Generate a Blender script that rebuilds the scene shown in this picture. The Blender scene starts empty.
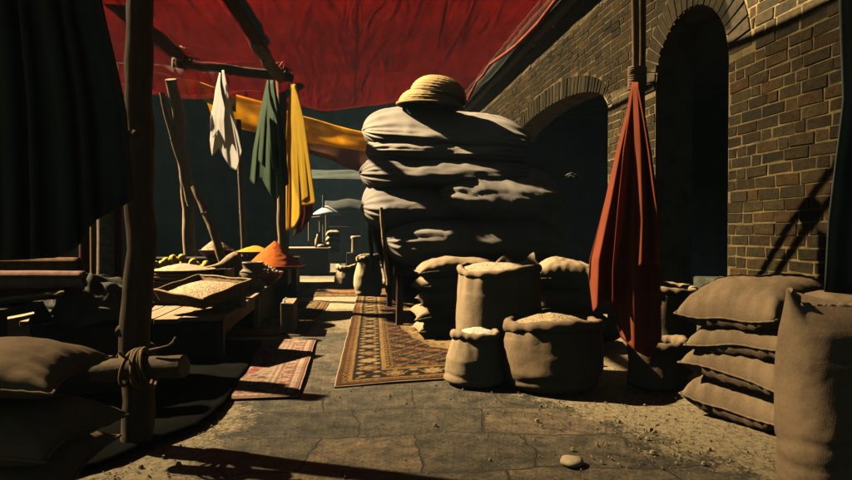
import bpy, bmesh, math, random
import numpy as np
from mathutils import Vector, Matrix, noise

scene = bpy.context.scene
COL = scene.collection
R = math.radians
rnd = random.Random(7)

# ------------------------------------------------------------------ camera
F = 592.0
YAW, PITCH, CAMH = R(7.3), R(0.77), 1.1
camd = bpy.data.cameras.new('camera')
cam = bpy.data.objects.new('camera', camd)
COL.objects.link(cam)
camd.sensor_width = 36.0
camd.lens = F / 852 * 36
camd.clip_start, camd.clip_end = 0.05, 500
cam.location = (0, 0, CAMH)
cam.rotation_euler = (R(90) - PITCH, 0, -YAW)
scene.camera = cam
CP = Vector((0, 0, CAMH))
_r = Vector((math.cos(YAW), -math.sin(YAW), 0))
_f = Vector((math.sin(YAW) * math.cos(PITCH), math.cos(YAW) * math.cos(PITCH), -math.sin(PITCH)))
_u = _r.cross(_f)


def ray(px, py):
    return _f * F + _r * (px - 426) + _u * (240 - py)


def gp(px, py, z=0.0):                       # pixel -> point at height z
    d = ray(px, py)
    return CP + d * ((z - CAMH) / d.z)


def at(px, py, Y):                           # pixel -> point at distance Y down the alley
    d = ray(px, py)
    return CP + d * (Y / d.y)


def onx(px, py, X):                          # pixel -> point on the plane x = X
    d = ray(px, py)
    return CP + d * (X / d.x)


# ------------------------------------------------------------------ materials
def new_mat(name):
    m = bpy.data.materials.new(name)
    m.use_nodes = True
    nt = m.node_tree
    return m, nt, nt.nodes, nt.links, nt.nodes['Principled BSDF']


def coords(N, L, scale=(1, 1, 1)):
    tc = N.new('ShaderNodeTexCoord')
    mp = N.new('ShaderNodeMapping')
    mp.inputs['Scale'].default_value = scale
    L.new(tc.outputs['Object'], mp.inputs['Vector'])
    return mp.outputs['Vector']


def tex_noise(N, L, vec, scale, detail=6, rough=.6, dist=0):
    n = N.new('ShaderNodeTexNoise')
    n.inputs['Scale'].default_value = scale
    n.inputs['Detail'].default_value = detail
    n.inputs['Roughness'].default_value = rough
    n.inputs['Distortion'].default_value = dist
    L.new(vec, n.inputs['Vector'])
    return n


def ramp(N, L, fac, stops):
    r = N.new('ShaderNodeValToRGB')
    e = r.color_ramp.elements
    while len(e) < len(stops):
        e.new(.5)
    for k, (p, c) in enumerate(stops):
        e[k].position = p
        e[k].color = (c[0], c[1], c[2], 1) if not isinstance(c, float) else (c, c, c, 1)
    L.new(fac, r.inputs['Fac'])
    return r


def bump(N, L, h, strength, dist, prev=None):
    b = N.new('ShaderNodeBump')
    b.inputs['Strength'].default_value = strength
    b.inputs['Distance'].default_value = dist
    L.new(h, b.inputs['Height'])
    if prev:
        L.new(prev, b.inputs['Normal'])
    return b.outputs['Normal']


def plain(name, c, rough=.8, var=.35, scale=8, bscale=40, bstr=.4, bdist=.004, stretch=(1, 1, 1), translucent=None, spec=.3):
    m, nt, N, L, P = new_mat(name)
    v = coords(N, L, stretch)
    n = tex_noise(N, L, v, scale)
    lo = tuple(x * (1 - var) for x in c)
    hi = tuple(min(1, x * (1 + var)) for x in c)
    r = ramp(N, L, n.outputs['Fac'], [(.3, lo), (.7, hi)])
    L.new(r.outputs['Color'], P.inputs['Base Color'])
    P.inputs['Roughness'].default_value = rough
    P.inputs['Specular IOR Level'].default_value = spec
    nb = tex_noise(N, L, v, bscale, 8, .65)
    bn = bump(N, L, nb.outputs['Fac'], bstr, bdist)
    L.new(bn, P.inputs['Normal'])
    if translucent:
        t = N.new('ShaderNodeBsdfTranslucent')
        mx = N.new('ShaderNodeMixShader')
        mx.inputs['Fac'].default_value = translucent
        L.new(r.outputs['Color'], t.inputs['Color'])
        L.new(bn, t.inputs['Normal'])
        L.new(P.outputs['BSDF'], mx.inputs[1])
        L.new(t.outputs['BSDF'], mx.inputs[2])
        L.new(mx.outputs['Shader'], N['Material Output'].inputs['Surface'])
    return m


def weave(name, c, var=.25, freq=420, bstr=.10, rough=.9, stain=2.2):
    """sacking: crossed yarns plus slow stains"""
    m, nt, N, L, P = new_mat(name)
    v = coords(N, L)
    n1 = tex_noise(N, L, v, stain, 6, .6)
    n2 = tex_noise(N, L, v, 60, 4, .6)
    a = N.new('ShaderNodeMath'); a.operation = 'MULTIPLY_ADD'
    L.new(n1.outputs['Fac'], a.inputs[0]); a.inputs[1].default_value = .7
    b = N.new('ShaderNodeMath'); b.operation = 'MULTIPLY'
    L.new(n2.outputs['Fac'], b.inputs[0]); b.inputs[1].default_value = .3
    L.new(b.outputs[0], a.inputs[2])
    r = ramp(N, L, a.outputs[0], [(.32, tuple(x * (1 - var * 1.3) for x in c)), (.5, c), (.68, tuple(x * (1 + var) for x in c))])
    L.new(r.outputs['Color'], P.inputs['Base Color'])
    P.inputs['Roughness'].default_value = rough
    P.inputs['Specular IOR Level'].default_value = .15
    hs = []
    for d in ('X', 'Z', 'Y'):
        w = N.new('ShaderNodeTexWave')
        w.wave_type = 'BANDS'; w.bands_direction = d
        w.inputs['Scale'].default_value = freq / 6.28
        w.inputs['Distortion'].default_value = 1.2
        w.inputs['Detail'].default_value = 2
        L.new(v, w.inputs['Vector'])
        hs.append(w.outputs['Fac'])
    s = N.new('ShaderNodeMath'); L.new(hs[0], s.inputs[0]); L.new(hs[1], s.inputs[1])
    s2 = N.new('ShaderNodeMath'); L.new(s.outputs[0], s2.inputs[0]); L.new(hs[2], s2.inputs[1])
    bn = bump(N, L, s2.outputs[0], bstr, .0018)
    n3 = tex_noise(N, L, v, 14, 5, .6)
    bn = bump(N, L, n3.outputs['Fac'], .35, .012, bn)
    L.new(bn, P.inputs['Normal'])
    return m


def wood(name, c, axis='Z', var=.5, bstr=.7, fscale=1.0):
    m, nt, N, L, P = new_mat(name)
    st = {'Z': (14, 14, 1.2), 'X': (1.2, 14, 14), 'Y': (14, 1.2, 14)}[axis]
    v = coords(N, L, tuple(s * fscale for s in st))
    n = tex_noise(N, L, v, 2.2, 8, .65, .4)
    r = ramp(N, L, n.outputs['Fac'], [(.28, tuple(x * (1 - var) for x in c)), (.5, c), (.74, tuple(x * (1 + var) for x in c))])
    L.new(r.outputs['Color'], P.inputs['Base Color'])
    P.inputs['Roughness'].default_value = .78
    P.inputs['Specular IOR Level'].default_value = .3
    n2 = tex_noise(N, L, v, 6, 8, .7, .2)
    bn = bump(N, L, n2.outputs['Fac'], bstr, .006)
    v2 = coords(N, L)
    n3 = tex_noise(N, L, v2, 9, 4, .5)
    bn = bump(N, L, n3.outputs['Fac'], .5, .012, bn)
    L.new(bn, P.inputs['Normal'])
    return m


def grain(name, c, size=110, var=.5, bstr=.8):
    m, nt, N, L, P = new_mat(name)
    v = coords(N, L)
    vo = N.new('ShaderNodeTexVoronoi')
    vo.inputs['Scale'].default_value = size
    L.new(v, vo.inputs['Vector'])
    sep = N.new('ShaderNodeSeparateColor')
    L.new(vo.outputs['Color'], sep.inputs['Color'])
    r = ramp(N, L, sep.outputs[0], [(.1, tuple(x * (1 - var) for x in c)), (.5, c), (.95, tuple(min(1, x * (1 + var)) for x in c))])
    L.new(r.outputs['Color'], P.inputs['Base Color'])
    P.inputs['Roughness'].default_value = .75
    P.inputs['Specular IOR Level'].default_value = .25
    iv = N.new('ShaderNodeMath'); iv.operation = 'SUBTRACT'; iv.inputs[0].default_value = 1
    L.new(vo.outputs['Distance'], iv.inputs[1])
    bn = bump(N, L, iv.outputs[0], bstr, .006)
    L.new(bn, P.inputs['Normal'])
    return m


def vcol(name, rough=.95):
    m, nt, N, L, P = new_mat(name)
    a = N.new('ShaderNodeAttribute'); a.attribute_name = 'pattern'
    v = coords(N, L)
    n = tex_noise(N, L, v, 5, 8, .7)
    r = ramp(N, L, n.outputs['Fac'], [(.3, (.62, .6, .56)), (.7, (1.1, 1.08, 1.05))])
    mx = N.new('ShaderNodeMix'); mx.data_type = 'RGBA'; mx.blend_type = 'MULTIPLY'
    mx.inputs['Factor'].default_value = 1
    L.new(a.outputs['Color'], mx.inputs['A']); L.new(r.outputs['Color'], mx.inputs['B'])
    L.new(mx.outputs['Result'], P.inputs['Base Color'])
    P.inputs['Roughness'].default_value = rough
    P.inputs['Specular IOR Level'].default_value = .1
    n2 = tex_noise(N, L, v, 160, 3, .6)
    bn = bump(N, L, n2.outputs['Fac'], .6, .004)
    n3 = tex_noise(N, L, v, 4, 3, .5)
    bn = bump(N, L, n3.outputs['Fac'], .5, .02, bn)
    L.new(bn, P.inputs['Normal'])
    return m


def sheer(name, c, holes, var=.3, scale=3, bstr=.6, bdist=.03, stretch=(1, 1, 1), tr=.75, front_dim=None, wrinkle=None):
    """loosely woven cloth: a share of open gaps between its threads, the threads let light through"""
    m, nt, N, L, P = new_mat(name)
    v = coords(N, L, stretch)
    n = tex_noise(N, L, v, scale, 7, .62)
    r = ramp(N, L, n.outputs['Fac'], [(.3, tuple(x * (1 - var) for x in c)), (.7, tuple(min(1, x * (1 + var)) for x in c))])
    L.new(r.outputs['Color'], P.inputs['Base Color'])
    P.inputs['Roughness'].default_value = .85
    P.inputs['Specular IOR Level'].default_value = .15
    if wrinkle:
        v2 = coords(N, L, wrinkle)
        n2 = tex_noise(N, L, v2, 1.5, 5, .55, 1.2)
        v3 = coords(N, L, (.7, 2.8, 1))
        n3 = tex_noise(N, L, v3, 1.2, 5, .6, .8)
        ad = N.new('ShaderNodeMath')
        L.new(n2.outputs['Fac'], ad.inputs[0]); L.new(n3.outputs['Fac'], ad.inputs[1])
        bn = bump(N, L, ad.outputs[0], bstr, bdist)
        # sewn seams between the lengths of cloth
        sx = N.new('ShaderNodeSeparateXYZ'); L.new(coords(N, L), sx.inputs[0])
        dv = N.new('ShaderNodeMath'); dv.operation = 'DIVIDE'; dv.inputs[1].default_value = 1.15; L.new(sx.outputs['X'], dv.inputs[0])
        fr = N.new('ShaderNodeMath'); fr.operation = 'FRACT'; L.new(dv.outputs[0], fr.inputs[0])
        sr = ramp(N, L, fr.outputs[0], [(0, (.45, .45, .45)), (.022, (.45, .45, .45)), (.03, (1, 1, 1))])
        ml = N.new('ShaderNodeMix'); ml.data_type = 'RGBA'; ml.blend_type = 'MULTIPLY'; ml.inputs['Factor'].default_value = 1
        L.new(r.outputs['Color'], ml.inputs['A']); L.new(sr.outputs['Color'], ml.inputs['B'])
        L.new(ml.outputs['Result'], P.inputs['Base Color'])
        tcol = ml.outputs['Result']
    else:
        bn = bump(N, L, n.outputs['Fac'], bstr, bdist)
        tcol = r.outputs['Color']
    L.new(bn, P.inputs['Normal'])
    t = N.new('ShaderNodeBsdfTranslucent')
    L.new(tcol, t.inputs['Color']); L.new(bn, t.inputs['Normal'])
    a = N.new('ShaderNodeMixShader'); a.inputs['Fac'].default_value = tr
    L.new(P.outputs['BSDF'], a.inputs[1]); L.new(t.outputs['BSDF'], a.inputs[2])
    g = N.new('ShaderNodeBsdfTransparent')
    b = N.new('ShaderNodeMixShader'); b.inputs['Fac'].default_value = holes
    if front_dim:
        # less see-through toward the unseen front, added to dim what lies below
        ge = N.new('ShaderNodeNewGeometry'); sp = N.new('ShaderNodeSeparateXYZ')
        L.new(ge.outputs['Position'], sp.inputs[0])
        mr = N.new('ShaderNodeMapRange')
        for k_, v_ in zip(('From Min', 'From Max', 'To Min', 'To Max'), front_dim): mr.inputs[k_].default_value = v_
        L.new(sp.outputs['Y'], mr.inputs['Value']); L.new(mr.outputs['Result'], b.inputs['Fac'])
    L.new(a.outputs['Shader'], b.inputs[1]); L.new(g.outputs['BSDF'], b.inputs[2])
    L.new(b.outputs['Shader'], N['Material Output'].inputs['Surface'])
    return m


def flagstone_mat():
    m, nt, N, L, P = new_mat('flagstone')
    tc = N.new('ShaderNodeTexCoord')
    wob = N.new('ShaderNodeTexNoise'); wob.inputs['Scale'].default_value = 1.7; wob.inputs['Detail'].default_value = 5
    L.new(tc.outputs['Object'], wob.inputs['Vector'])
    sub = N.new('ShaderNodeVectorMath'); sub.operation = 'SUBTRACT'; sub.inputs[1].default_value = (.5, .5, .5)
    L.new(wob.outputs['Color'], sub.inputs[0])
    scl = N.new('ShaderNodeVectorMath'); scl.operation = 'SCALE'; scl.inputs['Scale'].default_value = .26
    L.new(sub.outputs[0], scl.inputs[0])
    add = N.new('ShaderNodeVectorMath')
    L.new(tc.outputs['Object'], add.inputs[0]); L.new(scl.outputs[0], add.inputs[1])
    mp = N.new('ShaderNodeMapping'); mp.inputs['Rotation'].default_value = (0, 0, R(4)); mp.inputs['Location'].default_value = (.21, .1, 0)
    L.new(add.outputs[0], mp.inputs['Vector'])
    br = N.new('ShaderNodeTexBrick')
    br.offset = .37; br.squash = .75; br.squash_frequency = 2
    br.inputs['Color1'].default_value = (0, 0, 0, 1); br.inputs['Color2'].default_value = (1, 1, 1, 1)
    br.inputs['Scale'].default_value = 1
    br.inputs['Mortar Size'].default_value = .008; br.inputs['Mortar Smooth'].default_value = .35
    br.inputs['Brick Width'].default_value = .74; br.inputs['Row Height'].default_value = .47
    L.new(mp.outputs['Vector'], br.inputs['Vector'])
    v = tc.outputs['Object']
    n1 = tex_noise(N, L, v, 1.1, 8, .65)
    n2 = tex_noise(N, L, v, 7, 10, .72)
    n3 = tex_noise(N, L, v, 55, 6, .7)
    # stone tint
    slab = ramp(N, L, br.outputs['Color'], [(0, (.078, .072, .052)), (.5, (.12, .102, .07)), (1, (.19, .142, .09))])
    blot0 = ramp(N, L, n2.outputs['Fac'], [(.36, (.36, .39, .36)), (.5, (.85, .86, .84)), (.64, (1.5, 1.38, 1.2))])
    gritc = ramp(N, L, n3.outputs['Fac'], [(.36, (.35, .36, .36)), (.47, (1, 1, 1)), (.58, (1.05, 1.03, 1)), (.68, (1.6, 1.5, 1.3))])
    blot = N.new('ShaderNodeMix'); blot.data_type = 'RGBA'; blot.blend_type = 'MULTIPLY'; blot.inputs['Factor'].default_value = 1
    L.new(blot0.outputs['Color'], blot.inputs['A']); L.new(gritc.outputs['Color'], blot.inputs['B'])
    mul = N.new('ShaderNodeMix'); mul.data_type = 'RGBA'; mul.blend_type = 'MULTIPLY'; mul.inputs['Factor'].default_value = 1
    L.new(slab.outputs['Color'], mul.inputs['A']); L.new(blot.outputs['Result'], mul.inputs['B'])
    # joints
    jn = N.new('ShaderNodeMix'); jn.data_type = 'RGBA'
    jn.inputs['B'].default_value = (.045, .04, .028, 1)
    L.new(br.outputs['Fac'], jn.inputs['Factor']); L.new(mul.outputs['Result'], jn.inputs['A'])
    # cracks
    vo = N.new('ShaderNodeTexVoronoi'); vo.feature = 'DISTANCE_TO_EDGE'; vo.inputs['Scale'].default_value = 1.15
    dw = N.new('ShaderNodeVectorMath'); dw.operation = 'SCALE'; dw.inputs['Scale'].default_value = .9
    nw = N.new('ShaderNodeTexNoise'); nw.inputs['Scale'].default_value = 2.6; nw.inputs['Detail'].default_value = 8; nw.inputs['Roughness'].default_value = .65
    L.new(v, nw.inputs['Vector']); L.new(nw.outputs['Color'], dw.inputs[0])
    dv = N.new('ShaderNodeVectorMath'); L.new(v, dv.inputs[0]); L.new(dw.outputs[0], dv.inputs[1]); L.new(dv.outputs[0], vo.inputs['Vector'])
    crk0 = ramp(N, L, vo.outputs['Distance'], [(0, 1.0), (.008, 0.0)])
    cmk = ramp(N, L, n1.outputs['Fac'], [(.50, 0.0), (.60, .8)])
    crk = N.new('ShaderNodeMix'); crk.data_type = 'RGBA'; crk.blend_type = 'MULTIPLY'; crk.inputs['Factor'].default_value = 1
    L.new(crk0.outputs['Color'], crk.inputs['A']); L.new(cmk.outputs['Color'], crk.inputs['B'])
    ck = N.new('ShaderNodeMix'); ck.data_type = 'RGBA'; ck.inputs['B'].default_value = (.028, .025, .02, 1)
    L.new(crk.outputs['Result'], ck.inputs['Factor']); L.new(jn.outputs['Result'], ck.inputs['A'])
    # drifted sand along both sides of the alley
    sx = N.new('ShaderNodeSeparateXYZ'); L.new(v, sx.inputs[0])
    def band(inp_expr):
        return inp_expr
    def math2(op, a, b):
        k = N.new('ShaderNodeMath'); k.operation = op
        for i, q in enumerate((a, b)):
            if isinstance(q, (int, float)): k.inputs[i].default_value = q
            else: L.new(q, k.inputs[i])
        return k.outputs[0]
    # right edge line of the sand: x = 1.62 - .26*(3.2 - y)
    rr = math2('SUBTRACT', sx.outputs[0], math2('ADD', 2.86, math2('MULTIPLY', sx.outputs[1], -.44)))
    ll = math2('SUBTRACT', -.62, sx.outputs[0])
    edge = math2('MAXIMUM', math2('MINIMUM', rr, .9), math2('MINIMUM', ll, .6))
    nz = math2('MULTIPLY', math2('SUBTRACT', n1.outputs['Fac'], .5), .9)
    nz2 = math2('MULTIPLY', math2('SUBTRACT', n2.outputs['Fac'], .5), .75)
    nz3 = math2('MULTIPLY', math2('SUBTRACT', n3.outputs['Fac'], .5), .8)
    sm = math2('ADD', math2('ADD', math2('ADD', edge, nz), nz2), nz3)
    sr = ramp(N, L, sm, [(0.0, 0.0), (.13, 1.0)])
    pebn = N.new('ShaderNodeTexVoronoi'); pebn.inputs['Scale'].default_value = 34; L.new(v, pebn.inputs['Vector'])
    pr = ramp(N, L, pebn.outputs['Distance'], [(.10, (.09, .07, .045)), (.22, (.27, .215, .125)), (.6, (.34, .27, .155))])
    n4 = tex_noise(N, L, v, 22, 8, .7)
    pv = ramp(N, L, n4.outputs['Fac'], [(.36, (.45, .45, .42)), (.52, (1, 1, 1))])
    pm = N.new('ShaderNodeMix'); pm.data_type = 'RGBA'; pm.blend_type = 'MULTIPLY'; pm.inputs['Factor'].default_value = 1
    L.new(pr.outputs['Color'], pm.inputs['A']); L.new(pv.outputs['Color'], pm.inputs['B'])
    fin = N.new('ShaderNodeMix'); fin.data_type = 'RGBA'
    L.new(sr.outputs['Color'], fin.inputs['Factor']); L.new(ck.outputs['Result'], fin.inputs['A']); L.new(pm.outputs['Result'], fin.inputs['B'])
    L.new(fin.outputs['Result'], P.inputs['Base Color'])
    rg = ramp(N, L, n2.outputs['Fac'], [(.3, .55), (.7, .9)])
    L.new(rg.outputs['Color'], P.inputs['Roughness'])
    P.inputs['Specular IOR Level'].default_value = .35
    inv = math2('SUBTRACT', 1, math2('MAXIMUM', br.outputs['Fac'], crk.outputs['Result']))
    b1 = bump(N, L, inv, .6, .012)
    b2 = bump(N, L, n2.outputs['Fac'], .9, .03, b1)
    b3 = bump(N, L, n3.outputs['Fac'], .55, .008, b2)
    L.new(b3, P.inputs['Normal'])
    return m


M = {}
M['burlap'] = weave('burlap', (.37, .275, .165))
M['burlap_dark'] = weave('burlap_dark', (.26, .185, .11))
M['burlap_pale'] = weave('burlap_pale', (.46, .35, .21))
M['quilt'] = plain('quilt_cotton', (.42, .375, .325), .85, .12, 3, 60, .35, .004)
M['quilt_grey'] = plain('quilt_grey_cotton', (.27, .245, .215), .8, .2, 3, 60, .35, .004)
M['dark_cloth'] = plain('dark_cloth', (.035, .037, .033), .9, .4, 4, 40, .4, .006)
M['olive_cloth'] = plain('olive_cloth', (.10, .10, .075), .8, .4, 4, 40, .4, .006)
M['backdrop'] = plain('backdrop_cloth', (.07, .085, .08), .95, .3, 2, 20, .4, .01)
M['bark'] = wood('bark_pole', (.24, .155, .085), 'Z')
M['bark_dark'] = wood('bark_pole_dark', (.11, .08, .05), 'Z')
M['pale_pole'] = wood('peeled_pole', (.40, .27, .15), 'Z', .35)
M['log_x'] = wood('log_along', (.17, .12, .07), 'X', .45)
M['cut_wood'] = plain('cut_wood', (.42, .28, .15), .8, .3, 20, 80, .5, .004)
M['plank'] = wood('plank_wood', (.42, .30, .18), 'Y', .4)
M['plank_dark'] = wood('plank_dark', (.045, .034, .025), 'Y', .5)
M['plank_pale'] = wood('plank_pale', (.36, .27, .17), 'Z', .35)
M['beam'] = wood('eave_beam', (.12, .095, .06), 'Y', .5)
M['rope'] = plain('rope', (.30, .20, .11), .9, .4, 60, 180, .8, .004)
M['white_cloth'] = plain('white_cloth', (.88, .85, .80), .85, .05, 4, 90, .3, .002, translucent=.5)
M['green_cloth'] = plain('green_cloth', (.075, .135, .075), .85, .18, 4, 90, .3, .002, translucent=.45)
M['yellow_cloth'] = plain('yellow_cloth', (.85, .53, .02), .8, .10, 4, 90, .3, .002, translucent=.55)
M['red_cloth'] = plain('red_cloth', (.38, .085, .034), .8, .18, 3, 70, .35, .003, translucent=.2)
M['tarp'] = sheer('red_tarpaulin', (.095, .003, .0022), .6, .34, 1.4, 1.0, .30, (1, 1, 1), .72, (4.0, 6.6, .20, .62), wrinkle=(2.4, .55, 1))
M['yellow_awning'] = sheer('yellow_awning', (.80, .48, .04), .1, .3, 4, .5, .02)
M['green_awning'] = sheer('green_awning', (.05, .06, .02), .1, .4, 4, .5, .02)
M['brown_awning'] = sheer('brown_awning', (.17, .065, .025), .1, .4, 4, .5, .02)
M['grey_awning'] = plain('grey_awning', (.06, .08, .075), .8, .3, 5)
M['teal_wall'] = plain('teal_plaster', (.09, .13, .11), .9, .4, 1.5, 12, .5, .02)
M['brick'] = None
M['mortar'] = plain('mortar', (.17, .125, .052), .95, .6, 5, 45, 1.0, .012)
M['stone'] = plain('grey_stone', (.075, .08, .055), .85, .4, 6, 30, .8, .012)
M['pebble'] = plain('pebble', (.48, .38, .23), .8, .25, 12, 40, .6, .006)
M['iron'] = plain('iron_pipe', (.03, .03, .028), .6, .4, 10)
M['clay'] = plain('clay_jar', (.17, .12, .065), .6, .45, 10, 30, .6, .006)
M['red_bowl'] = plain('red_bowl', (.28, .03, .02), .45, .3, 10)
M['dark_bowl'] = plain('dark_bowl', (.07, .04, .025), .5, .3, 10)
M['orange_spice'] = plain('orange_spice', (.75, .16, .012), .95, .15, 14, 160, .8, .004)
M['yellow_spice'] = plain('yellow_spice', (.70, .36, .015), .95, .2, 14, 160, .8, .004)
M['lemon'] = plain('lemon_skin', (.85, .60, .02), .45, .1, 14, 90, .4, .002)
M['flour'] = plain('flour', (.80, .72, .56), .95, .06, 10, 90, .5, .004)
M['wheat'] = grain('wheat_grain', (.46, .34, .19), 130)
M['seed'] = grain('seed_grain', (.52, .37, .22), 105, .55)
M['pale_grain'] = grain('pale_grain', (.62, .48, .32), 150, .4)
M['nuts'] = plain('nut_shells', (.62, .45, .27), .6, .3, 25, 60, .4, .003)
M['wicker'] = wood('wicker', (.46, .31, .15), 'X', .5, 1.0, 1.4)
M['straw'] = plain('straw_plait', (.70, .47, .19), .7, .35, 60, 190, 1.0, .006, (1, 1, 2))
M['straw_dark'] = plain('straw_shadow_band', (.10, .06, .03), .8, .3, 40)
M['rug'] = vcol('knotted_rug')
M['rug_back'] = plain('rug_backing', (.34, .24, .16), .95, .3, 20)
M['roll_tan'] = plain('rolled_rug_tan', (.30, .17, .08), .95, .35, 20, 120, .7, .004)
M['roll_rose'] = plain('rolled_rug_rose', (.48, .27, .21), .95, .3, 20, 120, .7, .004)
M['roll_maroon'] = plain('rolled_rug_maroon', (.11, .04, .028), .95, .35, 20, 120, .7, .004)
M['roll_pale'] = plain('rolled_rug_pale', (.40, .30, .22), .95, .35, 26, 120, .7, .004)
M['white_paint'] = plain('white_enamel', (.45, .50, .54), .5, .08, 8)
M['roof'] = plain('roof_boards', (.06, .05, .035), .9, .4, 6)
M['flag'] = flagstone_mat()


def brick_mat():
    m, nt, N, L, P = new_mat('old_brick')
    v = coords(N, L)
    n = tex_noise(N, L, v, 1.3, 6, .6)
    n2 = tex_noise(N, L, v, 22, 8, .7)
    a = N.new('ShaderNodeAttribute'); a.attribute_name = 'pattern'
    r = ramp(N, L, n2.outputs['Fac'], [(.3, (.45, .45, .42)), (.55, (1, 1, 1)), (.75, (1.5, 1.42, 1.25))])
    r2 = ramp(N, L, n.outputs['Fac'], [(.34, (.55, .6, .58)), (.66, (1.3, 1.18, .95))])
    mx = N.new('ShaderNodeMix'); mx.data_type = 'RGBA'; mx.blend_type = 'MULTIPLY'; mx.inputs['Factor'].default_value = 1
    L.new(a.outputs['Color'], mx.inputs['A']); L.new(r.outputs['Color'], mx.inputs['B'])
    my = N.new('ShaderNodeMix'); my.data_type = 'RGBA'; my.blend_type = 'MULTIPLY'; my.inputs['Factor'].default_value = 1
    L.new(mx.outputs['Result'], my.inputs['A']); L.new(r2.outputs['Color'], my.inputs['B'])
    L.new(my.outputs['Result'], P.inputs['Base Color'])
    P.inputs['Roughness'].default_value = .9
    P.inputs['Specular IOR Level'].default_value = .2
    n3 = tex_noise(N, L, v, 35, 8, .75)
    L.new(bump(N, L, n3.outputs['Fac'], .9, .014), P.inputs['Normal'])
    return m


M['brick'] = brick_mat()


# ------------------------------------------------------------------ mesh helpers
class MB:
    def __init__(self):
        self.v, self.f, self.s, self.c = [], [], [], None

    def add(self, vs, fs, smooth=True):
        o = len(self.v)
        self.v.extend([Vector(p) for p in vs])
        self.f.extend([tuple(i + o for i in q) for q in fs])
        self.s.extend([smooth] * len(fs))
        return self

    def grid(self, P, smooth=True, closed_u=False, flip=False):
        """P[i][j] rows of points"""
        nu, nv = len(P), len(P[0])
        vs = [p for row in P for p in row]
        fs = []
        for i in range(nu - 1):
            for j in range(nv if closed_u else nv - 1):
                k = (j + 1) % nv
                q = (i * nv + j, i * nv + k, (i + 1) * nv + k, (i + 1) * nv + j)
                fs.append(q[::-1] if flip else q)
        return self.add(vs, fs, smooth)

    def box(self, c, s, rz=0, rx=0, ry=0, bev=0.0, jit=0.0):
        bm = bmesh.new()
        bmesh.ops.create_cube(bm, size=1)
        for q in bm.verts:
            q.co = Vector((q.co.x * s[0], q.co.y * s[1], q.co.z * s[2]))
        if bev > 0:
            bmesh.ops.bevel(bm, geom=bm.edges[:], offset=min(bev, min(s) * .4), segments=2, affect='EDGES', profile=.6)
        mt = Matrix.Translation(Vector(c)) @ Matrix.Rotation(rz, 4, 'Z') @ Matrix.Rotation(ry, 4, 'Y') @ Matrix.Rotation(rx, 4, 'X')
        bm.verts.ensure_lookup_table()
        vs = [mt @ (q.co + Vector([rnd.uniform(-jit, jit) for _ in range(3)])) for q in bm.verts]
        fs = [[q.index for q in fc.verts] for fc in bm.faces]
        bm.free()
        return self.add(vs, fs, False)

    def tube(self, pts, rad, n=12, rough=0.0, seed=0, cap=True, nscale=6.0):
        pts = [Vector(p) for p in pts]
        if not isinstance(rad, (list, tuple)):
            rad = [rad] * len(pts)
        rows = []
        prev = None
        for i, p in enumerate(pts):
            t = (pts[min(i + 1, len(pts) - 1)] - pts[max(i - 1, 0)]).normalized()
            if prev is None:
                a = Vector((0, 0, 1)) if abs(t.z) < .9 else Vector((1, 0, 0))
                x = t.cross(a).normalized()
            else:
                x = (prev - t * prev.dot(t)).normalized()
            prev = x
            y = t.cross(x)
            row = []
            for k in range(n):
                a = 2 * math.pi * k / n
                dirv = x * math.cos(a) + y * math.sin(a)
                r = rad[i]
                if rough:
                    r *= 1 + rough * noise.noise((p + dirv * rad[i]) * nscale + Vector((seed, seed * .7, 0)))
                row.append(p + dirv * r)
            rows.append(row)
        self.grid(rows, True, True)
        if cap:
            for row, fl in ((rows[0], False), (rows[-1], True)):
                c = sum(row, Vector()) / len(row)
                k = len(row)
                self.add(row + [c], [((j, (j + 1) % k, k) if fl else ((j + 1) % k, j, k)) for j in range(k)], False)
        return self

    def lathe(self, c, prof, n=32, wob=0.0, seed=0, nscale=5.0, sx=1.0, sy=1.0):
        c = Vector(c)
        rows = []
        for r, z in prof:
            row = []
            for k in range(n):
                a = 2 * math.pi * k / n
                q = 1 + (wob * noise.noise(Vector((math.cos(a) * 1.2, math.sin(a) * 1.2, z * nscale + seed))) if wob else 0)
                row.append(c + Vector((r * q * math.cos(a) * sx, r * q * math.sin(a) * sy, z)))
            rows.append(row)
        self.grid(rows, True, True)
        return self


def link(name, mb, m, parent=None, loc=None, solid=0.0, merge=0.0, subsurf=0, bevel=0.0, colors=None):
    """one mesh object; vertices are given in place, the origin goes to loc"""
    me = bpy.data.meshes.new(name)
    o = bpy.data.objects.new(name, me)
    if loc is None:
        if parent is None:
            xs = [p.x for p in mb.v]; ys = [p.y for p in mb.v]; zs = [p.z for p in mb.v]
            loc = Vector(((min(xs) + max(xs)) / 2, (min(ys) + max(ys)) / 2, min(zs)))
        else:
            loc = parent['_base'] if '_base' in parent else parent.location
    loc = Vector(loc)
    me.from_pydata([tuple(p - loc) for p in mb.v], [], mb.f)
    me.polygons.foreach_set('use_smooth', mb.s)
    if colors is not None:
        a = me.color_attributes.new('pattern', 'FLOAT_COLOR', 'POINT')
        a.data.foreach_set('color', np.asarray(colors, dtype=np.float32).ravel())
    if merge:
        bm = bmesh.new(); bm.from_mesh(me)
        bmesh.ops.remove_doubles(bm, verts=bm.verts[:], dist=merge)
        bmesh.ops.recalc_face_normals(bm, faces=bm.faces[:])
        bm.to_mesh(me); bm.free()
    me.materials.append(m)
    COL.objects.link(o)
    if parent is None:
        o.location = loc
    else:
        o.parent = parent
        # a sub-part sits in its part's own frame
    if solid:
        md = o.modifiers.new('thickness', 'SOLIDIFY'); md.thickness = solid; md.offset = 0
    if bevel:
        md = o.modifiers.new('bevel', 'BEVEL'); md.width = bevel; md.segments = 2
    if subsurf:
        md = o.modifiers.new('smooth', 'SUBSURF'); md.levels = subsurf; md.render_levels = subsurf
    return o


BASE = {}


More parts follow.
